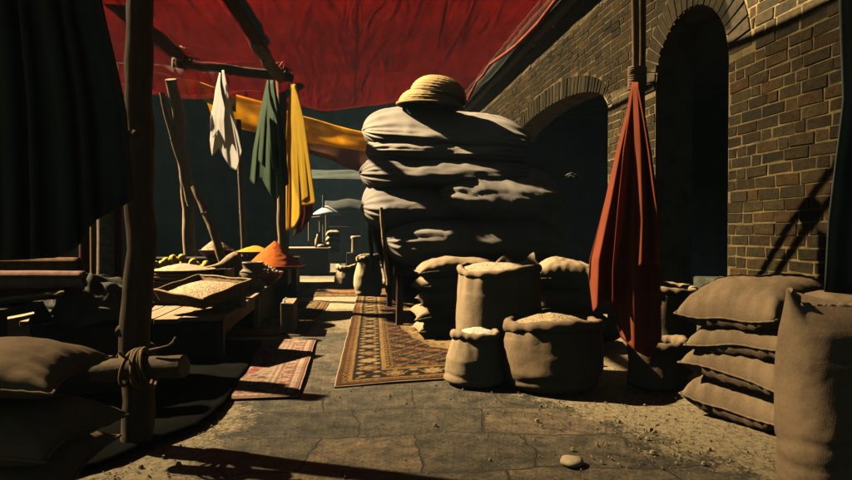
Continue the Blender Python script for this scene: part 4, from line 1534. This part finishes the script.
# second, farther table
tb = thing('low_table', 'long dark plank table beyond the first, holding bowls and orange spice', 'table', (xE - .7, 7.8, 0))
y2a, y2b = yB + .08, gp(299, 264.5, TH + .02).y
x = xE + .01
for k, wv in enumerate([.24, .24, .26, .24, .26]):
    mb = MB()
    mb.box((x - wv / 2, (y2a + y2b) / 2 + rnd.uniform(-.03, .03), TH + .002 - (.0 if k == 0 else rnd.uniform(0, .01))), (wv - .01, y2b - y2a, .036), bev=.005, jit=.003)
    part('top_board', mb, M['plank'], tb)
    x -= wv
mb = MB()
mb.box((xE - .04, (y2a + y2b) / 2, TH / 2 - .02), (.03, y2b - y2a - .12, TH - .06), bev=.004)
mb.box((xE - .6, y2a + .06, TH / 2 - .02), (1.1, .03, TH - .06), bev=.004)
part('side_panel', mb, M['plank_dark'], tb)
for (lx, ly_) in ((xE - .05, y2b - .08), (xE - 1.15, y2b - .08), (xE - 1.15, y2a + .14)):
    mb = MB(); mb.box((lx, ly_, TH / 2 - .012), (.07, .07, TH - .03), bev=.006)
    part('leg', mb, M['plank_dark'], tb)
# crate with a pale cloth hook by the table foot
q = gp(288, 335)
cr_ = thing('narrow_crate', 'narrow wooden crate with a pale hooked handle at the table foot', 'crate', q)
mb = MB(); mb.box((q.x - .01, q.y + .25, .17), (.13, .5, .34), bev=.008, jit=.004)
part('box', mb, M['plank'], cr_)
mb = MB()
pc = at(286, 302, q.y + .05)
mb.tube([at(292, 309, q.y + .02), at(288, 308, q.y + .02), at(285, 305, q.y + .03), at(284, 300, q.y + .05), at(287, 298, q.y + .06)], [.016, .017, .016, .014, .011], 8, .2, 1)
part('handle', mb, M['white_cloth'], cr_)


# ------------------------------------------------------------------ goods on the tables
def mound(c, r, h, seed, rough=.006, n=48, rows_=22, power=1.3, sy=1.0):
    mb = MB(); P = []
    for i in range(rows_ + 1):
        s = i / rows_
        row = []
        for k in range(n):
            a = 2 * math.pi * k / n
            rr_ = r * s * (1 + .05 * nz((math.cos(a), math.sin(a), seed), 1.6))
            p = Vector(c) + Vector((rr_ * math.cos(a), rr_ * math.sin(a) * sy, h * (1 - s ** power)))
            p.z += rough * fract(p, 16, seed, 4) * (1 if s < 1 else 0)
            row.append(p)
        P.append(row)
    mb.grid(P, True, True)
    return mb


# rectangular wicker tray
Cn = [at(154, 290, 5.3), at(204, 299, 5.05), at(251, 280, 5.65), at(199, 275, 5.9)]
cen = sum(Cn, Vector()) / 4
tr = thing('wicker_tray', 'rectangular wicker tray with raised rims holding brown seeds', 'basket', (cen.x, cen.y, cen.z - .1))
mb = MB()
low = [Vector((lerp(cen.x, p.x, .88), lerp(cen.y, p.y, .88), lerp(cen.z, p.z, .9) - .095)) for p in Cn]
for i in range(4):
    a, b2, c2_, d2 = low[i], low[(i + 1) % 4], Cn[(i + 1) % 4], Cn[i]
    P = []
    for r_ in range(13):
        t = r_ / 12
        P.append([a.lerp(d2, t).lerp(b2.lerp(c2_, t), u / 24) + Vector((0, 0, .0035 * math.sin(r_ * math.pi + u * math.pi * .5))) + (a - cen).normalized() * .004 * (1 if (r_ + u) % 2 else -1) for u in range(25)])
    mb.grid(P, True)
mb.add(low, [(0, 1, 2, 3)], False)
part('sides', mb, M['wicker'], tr, solid=.008)
for i in range(4):
    mb = MB()
    a, b2 = Cn[i], Cn[(i + 1) % 4]
    mb.tube([a.lerp(b2, u / 12) + Vector((0, 0, .004 * math.sin(u))) for u in range(13)], .017 if i in (1,) else .011, 8, .15, i)
    part('rim', mb, M['wicker'], tr)
mb = MB(); P = []
for i in range(31):
    row = []
    for j in range(31):
        u, v = i / 30, j / 30
        p = Cn[0].lerp(Cn[1], u).lerp(Cn[3].lerp(Cn[2], u), v)
        p = cen + (p - cen) * .93
        p.z = p.z - .045 + .055 * max(0, math.sin(math.pi * min(1, u)) * math.sin(math.pi * v)) ** .7 + .006 * fract(p, 18, 3, 4)
        row.append(p)
    P.append(row)
mb.grid(P, True)
tag(link('seed_heap', mb, M['seed']), 'brown seeds heaped in the rectangular wicker tray', 'seeds')
# plank lying under and behind the tray
mb = MB()
a = Cn[3] * .5 + Cn[2] * .5; zb = low[2].z - .01
mb.box((a.x - .02, a.y - .06, (TH + zb) / 2), (.5, .07, zb - TH), rz=math.atan2((Cn[2] - Cn[3]).y, (Cn[2] - Cn[3]).x), bev=.004)
tag(link('loose_board', mb, M['plank']), 'narrow board propping up the back of the rectangular wicker tray', 'board')
mb = MB()
a = gp(166, 287, TH)
cb = at(178, 279, 6.15)
mb.box((cb.x - .02, cb.y + .12, (TH + cb.z) / 2 - .004), (.52, .46, cb.z - TH - .008), rz=R(8), bev=.008, jit=.002)
tag(link('wooden_box', mb, M['plank']), 'shallow wooden box under the stacked round trays', 'box')

# stack of round trays with a heap
for k in range(3):
    mb = MB()
    z = cb.z + k * .03
    rr_ = .315 - .006 * (2 - k)
    mb.lathe((cb.x + .008 * k, cb.y + .10, z), [(.02, .004), (rr_ * .85, .002), (rr_ * .96, .010), (rr_, .026), (rr_ * 1.015, .034), (rr_ * .98, .034), (rr_ * .93, .018), (.02, .014)], 48, .03, k)
    tag(link('round_tray', mb, M['wicker']), '%s woven tray in the stack of three under the pale grain' % ('bottom', 'middle', 'top')[k], 'tray', 'stack of round woven trays')
tag(link('grain_heap', mound((cb.x + .016, cb.y + .10, cb.z + .082), .295, .07, 5, .006), M['pale_grain']), 'pale grain heaped on the stacked round trays', 'grain')
# lemons behind
lt = gp(183, 268, TH)
mb = MB()
zb = at(185, 270, 6.85).z
mb.box((at(185, 268, 6.9).x, 6.95, (TH + zb) / 2), (.95, .55, zb - TH), bev=.01)
tag(link('fruit_box', mb, M['plank_dark']), 'dark low box carrying the yellow lemons', 'box')
lem = None
spots = [(162, 264), (169, 262), (176, 260), (184, 263), (190, 266), (197, 265), (204, 267), (171, 266), (180, 267), (200, 269), (193, 262), (173, 258), (182, 257.5), (166, 261), (206, 264)]
for k, (px, py) in enumerate(spots):
    c = at(px, py, 6.75 + (k % 3) * .1)
    mb = MB()
    rz_ = rnd.uniform(0, 3)
    prof = [(0.0, -.052), (.012, -.047), (.03, -.034), (.040, -.012), (.041, .008), (.034, .028), (.016, .043), (.009, .050), (0, .053)]
    mb.lathe((0, 0, 0), prof, 18, .08, k)
    mt = Matrix.Translation(c) @ Matrix.Rotation(rz_, 4, 'Z') @ Matrix.Rotation(R(80 + rnd.uniform(-20, 20)), 4, 'X')
    mb.v = [mt @ p for p in mb.v]
    lab = 'yellow lemon in the heap behind the pale grain trays'
    tag(link('lemon', mb, M['lemon'], merge=.0005), lab, 'lemon', 'yellow lemons heaped at the stall')
mb = MB()
c = at(154, 266, 6.45)
mb.lathe((c.x, c.y, c.z - .03), [(.0, 0), (.05, .0), (.055, .03), (.045, .07), (.02, .085), (0, .086)], 18, .1, 2)
tag(link('garlic_bulb', mb, M['flour']), 'small white bulb beside the lemons behind the front pole', 'bulb')

# clay jar
jb = gp(251, 292, TH)
ja = thing('clay_jar', 'squat brown clay jar with wide collar between tray and spice bowls', 'jar', (jb.x, jb.y + .13, TH))
sc = .145
mb = MB()
mb.lathe((jb.x, jb.y + .13, TH), [(a_ * SC, b_ * SC) for a_, b_ in [(0, 0), (.095, 0), (.115, .02), (.135, .08), (.142, .14), (.134, .19), (.112, .225), (.10, .235), (.10, .24)]], 40, .03, 2)
jbody = part('body', mb, M['clay'], ja)
mb = MB()
mb.lathe((jb.x, jb.y + .13, TH), [(a_ * SC, b_ * SC) for a_, b_ in [(.10, .236), (.098, .262), (.108, .285), (.116, .296), (.112, .306), (.098, .304), (.088, .28), (.086, .20)]], 40, .02, 3)
part('collar', mb, plain('jar_collar', (.26, .22, .15), .5, .3, 20), ja)
mb = MB()
mb.tube([Vector((jb.x, jb.y + .13, TH + .205 * SC)) + Vector((math.cos(a) * .126 * SC, math.sin(a) * .126 * SC, .006 * math.sin(5 * a))) for a in [2 * math.pi * i / 40 for i in range(41)]], .007, 6, 0, 0, False)
part('ridge', mb, M['clay'], jbody)

# wooden ladle lying by the jar
mb = MB()
a, b2 = at(203, 269, 6.50), at(240, 257, 6.44)
pts = [a.lerp(b2, t) + Vector((0, 0, -.02 * math.sin(t * 3))) for t in np.linspace(0, 1, 15)]
mb.tube(pts, [.02, .022, .023, .024, .025, .027, .031, .038, .05, .063, .074, .079, .081, .078, .05], 16, .05, 2)
tag(link('wooden_scoop', mb, M['cut_wood']), 'tapered wooden scoop leaning on the brown clay jar', 'scoop')
mb = MB()
zb = at(222, 269, 6.5).z
mb.box((at(213, 272, 6.5).x, 6.53, (TH + zb) / 2), (.26, .2, zb - TH), bev=.01)
tag(link('wooden_box', mb, M['plank_dark']), 'dark box behind the jar carrying the wooden scoop', 'box')

# bowls
def bowl(label, c, r, h, m, cat='bowl'):
    mb = MB()
    mb.lathe(c, [(0, 0), (r * .55, 0), (r * .6, .008), (r * .85, h * .5), (r * .98, h * .92), (r, h), (r * .96, h), (r * .90, h * .8), (r * .5, .03), (0, .025)], 40, .01, 1)
    return tag(link('bowl', mb, m, merge=.0004), label, cat, 'bowls of spices and nuts')


nb = at(262, 284, 7.35)
nb.z = max(TH + .021, nb.z)
bowl('dark red bowl of pale nuts beside the clay jar', nb, .255, .15, M['red_bowl'])
mb = MB()
rn = random.Random(5)
for k in range(330):
    s = math.sqrt(rn.random()); a = rn.uniform(0, 6.28)
    p = nb + 1.1 * Vector((.215 * s * math.cos(a), .215 * s * math.sin(a), .105 + .11 * (1 - s ** 1.4) + rn.uniform(-.006, .01)))
    m3 = Matrix.Translation(p) @ Matrix.Rotation(rn.uniform(0, 6.28), 4, 'Z') @ Matrix.Rotation(rn.uniform(-.8, .8), 4, 'X')
    vs_, fs_ = [], []
    for i in range(5):
        t = -1 + 2 * i / 4
        q = math.sqrt(max(0.02, 1 - t * t))
        for j in range(6):
            b2 = 2 * math.pi * j / 6
            vs_.append(m3 @ Vector((t * .021, q * .013 * math.cos(b2), q * .011 * math.sin(b2))))
    for i in range(4):
        for j in range(6):
            fs_.append((i * 6 + j, i * 6 + (j + 1) % 6, (i + 1) * 6 + (j + 1) % 6, (i + 1) * 6 + j))
    mb.add(vs_, fs_, True)
o = link('nut_heap', mb, M['nuts'])
tag(o, 'loose pale nuts heaped in the dark red bowl', 'nuts', None, 'stuff')

# orange spice cone on its dish
oc = at(275, 268, 8.1)
mb = MB()
mb.box((oc.x - .04, oc.y + .02, (TH + oc.z) / 2), (.46, .46, oc.z - TH), bev=.01)
tag(link('spice_box', mb, M['plank_dark']), 'dark box on the long table carrying the orange spice', 'box')
mb = MB()
mb.lathe(oc, [(a_ * SC, b_) for a_, b_ in [(0, 0), (.24, 0), (.34, .02), (.375, .035), (.365, .042), (.33, .03), (0, .02)]], 40, .01, 1)
tag(link('spice_dish', mb, M['red_bowl'], merge=.0004), 'shallow dish under the tall cone of orange spice', 'dish')
tag(link('spice_cone', mound((oc.x, oc.y, oc.z + .03), .36, .335, 9, .007, 56, 30, 1.1), M['orange_spice']), 'tall cone of bright orange ground spice', 'spice')
# scrap lying at the table's far corner
mb = MB(); q = gp(299, 268, TH + .03)
mb.box((q.x - .05, q.y, TH + .05), (.2, .3, .05), rz=.3, bev=.01, jit=.01)
tag(link('paper_packet', mb, M['burlap_pale']), 'small pale packet at the far corner of the long table', 'packet')
# dishes on the back shelf
bs = at(240, 250, 8.6)
mb = MB()
mb.box((at(225, 255, 8.4).x, 8.4, .78 - .05), (2.0, .5, .05), bev=.008)
mb.box((at(225, 255, 8.4).x, 8.5, .38), (1.9, .04, .68), bev=.004)
tag(link('back_shelf', mb, M['plank_dark']), 'dark shelf behind the low tables carrying two dishes', 'shelf')
c = at(216, 250, 8.35); c.z = .76
bowl('dim brown bowl of grain on the dark back shelf', c, .23, .10, M['red_bowl'])
tag(link('grain_heap', mound((c.x, c.y, c.z + .085), .21, .16, 12, .006), M['seed']), 'brown grain heaped in the bowl on the back shelf', 'grain')
c = at(255, 245, 8.45); c.z = .80
mb = MB(); mb.lathe(c, [(0, 0), (.2, 0), (.32, .025), (.335, .035), (.31, .035), (0, .02)], 36)
tag(link('spice_dish', mb, M['dark_bowl'], merge=.0004), 'flat dish of yellow powder on the dark back shelf', 'dish')
tag(link('spice_heap', mound((c.x, c.y, c.z + .028), .27, .085, 14, .004), M['yellow_spice']), 'low heap of yellow powder on the flat dish', 'spice')

# ------------------------------------------------------------------ left goods: rolled rugs, cloth heap
lt = thing('dark_table', 'dark table at the far left under the rolled rugs', 'table', (-2.95, 4.22, 0))
mb = MB(); mb.box((-2.95, 4.22, .625), (1.9, 1.0, .05), bev=.01)
part('top', mb, M['plank_dark'], lt)
for lx in (-3.8, -2.08):
    for ly_ in (3.8, 4.64):
        mb = MB(); mb.box((lx, ly_, .298), (.08, .08, .6), bev=.008)
        part('leg', mb, M['plank_dark'], lt)


def roll(name, label, a, b, r, m, group, seed=0, turns=2.3):
    a, b = Vector(a), Vector(b)
    ax = (b - a).normalized()
    u1 = ax.orthogonal().normalized(); u2 = ax.cross(u1)
    mb = MB(); P = []
    n = 70
    for k in range(n + 1):
        th = turns * 2 * math.pi * k / n
        rr_ = r * (.35 + .65 * k / n)
        row = []
        for i in range(25):
            t = i / 24
            q = a.lerp(b, t)
            w_ = 1 + .05 * nz((t * 5, th, seed), 1.0)
            row.append(q + (u1 * math.cos(th) + u2 * math.sin(th)) * rr_ * w_ + ax * .012 * math.sin(th * 1.3 + seed))
        P.append(row)
    mb.grid(P, True)
    return tag(link(name, mb, m, solid=.007), label, 'rolled rug', group)


g = 'rolled rugs at the left'
ry1 = at(40, 267, 4.05)
roll('rolled_rug', 'tan rolled rug lying uppermost at the far left', (at(-60, 266.5, 4.05)), (at(80, 266.5, 4.05)), .060, M['roll_tan'], g, 1)
roll('rolled_rug', 'rose pink rolled rug lying below the tan one', (at(-60, 281, 3.9)), (at(84, 281, 3.95)), .064, M['roll_rose'], g, 2)
roll('rolled_rug', 'maroon rolled rug in the shade under the pink one', (at(-60, 293, 3.95)), (at(80, 292, 3.95)), .052, M['roll_maroon'], g, 3)
for (px, w_, m_, lab, yy) in ((86, 14, 'roll_maroon', 'dark maroon rolled rug standing leftmost of the upright rolls', 4.9), (95, 10, 'roll_tan', 'narrow tan rolled rug standing next to the pale upright roll', 4.8), (105, 17, 'roll_pale', 'pale patterned rolled rug standing upright under the curtain hem', 4.65), (117, 9, 'roll_maroon', 'slim maroon rolled rug standing upright beside the front pole', 4.7)):
    top_ = at(px, 175, yy); bot = Vector((top_.x, top_.y - .02, .01))
    roll('rolled_rug', lab, bot, top_, w_ / 2 / F * yy * 1.02, M[m_], 'upright rolled rugs at the left', px)

# folded cloth strip and dark heap on the table
mb = MB(); P = []
for i in range(13):
    row = []
    for j in range(51):
        u = j / 50
        p = at(lerp(-20, 64, u), lerp(303, 293, u) + 5 * math.sin(i / 12 * math.pi * 2) * (.7 + .3 * nz((u * 6, i * .4, 1))), 3.98 + .16 * math.cos(i / 12 * math.pi * 2))
        p += Vector((0, 0, .012 * nz((u * 9, i * .6, 2), 1.2)))
        row.append(p)
    P.append(row)
mb.grid(P, True)
tag(link('folded_cloth', mb, M['burlap']), 'tan folded cloth lying along the edge of the dark left table', 'cloth')
mb = MB(); P = []
c = at(92, 319, 4.3)
hm_ = MB(); hm_.box((c.x, 4.3, c.z / 2 - .01), (.5, .44, c.z - .02), bev=.01)
tag(link('dark_crate', hm_, M['plank_dark']), 'dark crate carrying the crumpled olive cloth heap', 'crate')
for i in range(41):
    s = i / 40
    row = []
    for k in range(80):
        a = 2 * math.pi * k / 80
        q = (math.cos(a) * 1.1, math.sin(a) * 1.1, s * 1.8)
        rr_ = math.cos(s * math.pi / 2) ** .6 * (1 + .28 * fract(q, 1.3, 5, 4) + .07 * math.sin(a * 7 + 6 * s + 2 * nz(q, 2, 3)))
        row.append(c + Vector((.33 * rr_ * math.cos(a), .25 * rr_ * math.sin(a), .27 * math.sin(s * math.pi / 2) * (1 + .25 * nz(q, 1.9, 8)) + .02 * math.sin(a * 5 + s * 9))))
    P.append(row)
mb.grid(P, True, True)
tag(link('cloth_heap', mb, M['olive_cloth']), 'crumpled dark olive cloth heap behind the front pole', 'cloth')
# branch tip poking out above the left sacks
pole('wooden_stick', 'dim stick end poking out beside the top left sack', [at(40, 372, 2.7), at(78, 364, 2.65), at(95, 358, 2.6)], [.028, .010], M['bark'], seed=17, cat='stick', group=None)

# ------------------------------------------------------------------ far end of the alley
def sheet(pts, m, name, lab, cat, group=None, nu=30, nv=14, wav=.05, seed=0, solid=.006, drape=0.0, sag=0.0):
    a, b_, c, d = pts                          # top-left, top-right, bottom-right, bottom-left
    mb = MB(); P = []
    for i in range(nv + 1):
        v = i / nv
        row = []
        for j in range(nu + 1):
            u = j / nu
            p = a.lerp(b_, u).lerp(d.lerp(c, u), v)
            p += Vector((0, wav * (math.sin(u * 16 + seed) * v + nz((u * 4, v * 2, seed))), .5 * wav * nz((u * 5, v * 4, seed + 3)) - sag * math.sin(math.pi * u) + drape * v * .5 * (1 + math.sin(u * 22))))
            row.append(p)
        P.append(row)
    mb.grid(P, True)
    return tag(link(name, mb, m, solid=solid), lab, cat, group)


g = 'cloth awnings at the back'
sheet((at(200, 82, 11.4), at(385, 138, 12.8), at(385, 153, 12.3), at(214, 124, 11.0)), M['yellow_awning'], 'cloth_awning', 'yellow cloth awning strip sagging behind the hanging cloths', 'awning', g, seed=1, sag=.05, wav=.07)
sheet((at(150, 70, 11.0), at(236, 92, 11.5), at(236, 112, 11.3), at(172, 92, 10.9)), M['green_awning'], 'cloth_awning', 'dark green cloth awning left of the yellow strip', 'awning', g, seed=3, wav=.06)
sheet((at(296, 134, 13.6), at(400, 144, 13.6), at(400, 186, 13.0), at(290, 146, 13.0)), M['brown_awning'], 'cloth_awning', 'brown orange cloth awning below the yellow strip', 'awning', g, seed=5, wav=.08)
sheet((at(292, 170, 15), at(420, 170, 15), at(420, 180, 14.6), at(292, 179, 14.6)), M['grey_awning'], 'cloth_awning', 'grey awning edge across the far end of alley', 'awning', g, seed=7, wav=.04)

# far building closing the alley
fb = thing('far_building', 'dim teal plastered building closing the far end of the alley', 'building', (0, 30, 0))
mb = MB()
mb.box((0, 30.5, 7.5), (44, .5, 15))
fwall = part('wall', mb, M['teal_wall'], fb)
for px in (300, 345, 372):
    mb = MB()
    c = at(px, 222, 30.1)
    mb.box((c.x, 30.2, 1.3), (1.6, .2, 2.5), bev=.02)
    part('door', mb, M['plank_dark'], fwall)
# dark stall at the far end
fs_ = thing('far_stall', 'dark market stall with low roof at the far end of alley', 'stall', (0, 22, 0))
c0, c1_ = at(327, 254, 22), at(362, 254, 22)
mb = MB()
mb.box(((c0.x + c1_.x) / 2, 22.3, .65), (c1_.x - c0.x, 1.2, 1.3), bev=.03)
part('counter', mb, M['plank_dark'], fs_)
mb = MB(); P = []
for i in range(9):
    row = []
    for j in range(17):
        u, v = j / 16, i / 8
        row.append(Vector((lerp(c0.x - .1, c1_.x + .4, u), lerp(21.5, 23.2, v), 1.9 + .45 * math.sin(math.pi * v) - .25 * abs(u - .5) + .06 * nz((u * 4, v * 3, 2)))))
    P.append(row)
mb.grid(P, True)
part('awning', mb, M['dark_cloth'], fs_, solid=.02)
for xx in (c0.x, c1_.x):
    mb = MB(); mb.tube([(xx, 21.7, 0), (xx, 21.7, 1.9)], .05, 8)
    part('post', mb, M['bark_dark'], fs_)
# far left table with a few goods
ft = thing('far_table', 'dark box table with small goods beyond the yellow cloth', 'table', (at(306, 250, 16).x, 16, 0))
a, b2 = at(286, 250, 16), at(329, 250, 16)
mb = MB(); mb.box(((a.x + b2.x) / 2, 16.4, .32), (b2.x - a.x, 1.2, .64), bev=.01)
part('body', mb, M['plank_dark'], ft)
mb = MB(); mb.box(((a.x + b2.x) / 2, 16.4, .66), (b2.x - a.x + .06, 1.3, .05), bev=.01)
part('top', mb, M['plank'], ft)
for (px, r, h, m_, lab, cat) in ((318, .085, .36, 'cut_wood', 'small tan bottle standing on the far box table', 'bottle'), (322.5, .16, .14, 'pale_grain', 'low pale bag on the far box table', 'bag')):
    mb = MB(); c = at(px, 240, 16.1)
    mb.lathe((c.x, 16.1, .686), [(0, 0), (r, 0), (r * 1.05, h * .3), (r * .95, h * .6), (r * .5, h * .8), (r * .45, h), (0, h)], 18, .08, px)
    tag(link(cat, mb, M[m_]), lab, cat)
# frame standing on it
mb = MB()
for (p, q) in (((309, 217), (309, 241)), ((320, 217), (320, 232)), ((309, 218), (320, 217))):
    mb.tube([at(p[0], p[1], 16.3), at(q[0], q[1], 16.3)], .028, 6)
tag(link('display_rack', mb, M['plank_pale']), 'light wooden frame standing on the far box table', 'frame')
# sacks by it
for k in range(4):
    c = at(333, 250 - k * 5.4, 17)
    o = pillow((c.x, 17, max(.1, c.z)), .40, .5, .2, R(5), 90 + k, nu=18, nv=14)
    tag(link('sack', o, M['burlap_pale'], merge=.001), '%s small pale sack in the far stack beside the box table' % ('bottom', 'second', 'third', 'topmost')[k], 'sack', 'far stack of small sacks')
# bucket
c = at(356, 249, 19)
mb = MB(); mb.lathe((c.x, 19, .45), [(0, 0), (.14, 0), (.15, .02), (.135, .42), (.17, .46), (.16, .52), (.12, .53), (.12, .06), (0, .05)], 24)
tag(link('pale_churn', mb, M['burlap_pale']), 'pale churn standing before the dark far stall', 'churn')
mb = MB(); mb.box((c.x, 19.1, .22), (.6, .5, .44), bev=.02)
tag(link('far_crate', mb, M['plank_dark']), 'dark crate under the pale churn', 'crate')
# white parasol on its pole
um = thing('white_parasol', 'small white parasol on a grey pole at the far end of alley', 'parasol', (at(324, 240, 20).x, 20, 0))
mb = MB(); c = at(323.5, 198, 20)
mb.tube([(c.x, 20, 0), (c.x, 20, c.z + .1)], .04, 8)
part('pole', mb, M['grey_awning'], um)
mb = MB(); c = at(325, 214, 20)
mb.lathe((c.x + .05, 20.1, c.z - .02), [(.48, 0), (.36, .10), (.2, .2), (.05, .29), (0, .30)], 10)
part('canopy', mb, M['white_paint'], um, solid=.01)
# two sacks on the paving mid alley
b = gp(369, 298)
open_sack('bulging tied sack standing mid alley left of the quilt pile', (b.x, b.y + .2, 0), .22, .2, .66, 23, M['burlap_pale'], None, 'sack_fill', M['burlap_dark'], 'dark folded neck of the bulging mid alley sack', belly=1.1, rim=.05, fill_drop=.0, mound=.03, top_r=.82, group='two sacks mid alley')
b = gp(347, 290)
open_sack('smaller slumped sack standing mid alley beside the bulging one', (b.x, b.y + .2, 0), .22, .2, .42, 27, M['burlap_pale'], None, 'sack_fill', M['burlap_dark'], 'dark folded neck of the slumped mid alley sack', belly=1.1, rim=.06, fill_drop=.0, mound=.02, top_r=.8, group='two sacks mid alley')

# dark cloth walls closing the left side and the back left
mb = MB(); P = []
for i in range(13):
    P.append([Vector((-4.3 + .10 * math.sin(j * 1.1) * (1 - i / 20), lerp(2.2, 15, j / 60), 1.95 * (1 - i / 12) + .02)) for j in range(61)])
mb.grid(P, True)
tag(link('cloth_partition', mb, M['backdrop'], solid=.01), 'black cloth wall closing the left side behind the tables', 'cloth wall')
mb = MB(); P = []
for i in range(13):
    P.append([Vector((lerp(-8.0, -1.35, j / 30), 13.4 + .09 * math.sin(j * 2.1), lerp(4.7, .05, i / 12))) for j in range(31)])
mb.grid(P, True)
tag(link('cloth_partition', mb, M['backdrop'], solid=.01), 'black cloth wall hanging behind the posts and coloured cloths', 'cloth wall')

hz = MB()  # thin bluish haze added to lift the black level of shaded parts
hz.box((2.0, 9, 1.70), (26, 46, 5.5))
hm = bpy.data.materials.new('black_lift_air')
hm.use_nodes = True
hn, hl = hm.node_tree.nodes, hm.node_tree.links
hn.remove(hn['Principled BSDF'])
pv_ = hn.new('ShaderNodeVolumePrincipled')
pv_.inputs['Color'].default_value = (.42, .72, 1.0, 1)
pv_.inputs['Density'].default_value = .0016
pv_.inputs['Anisotropy'].default_value = 0
hl.new(pv_.outputs['Volume'], hn['Material Output'].inputs['Volume'])
ho = link('black_lift_haze', hz, hm)
ho['kind'] = 'stuff'

for o in scene.objects:
    if '_base' in o: del o['_base']
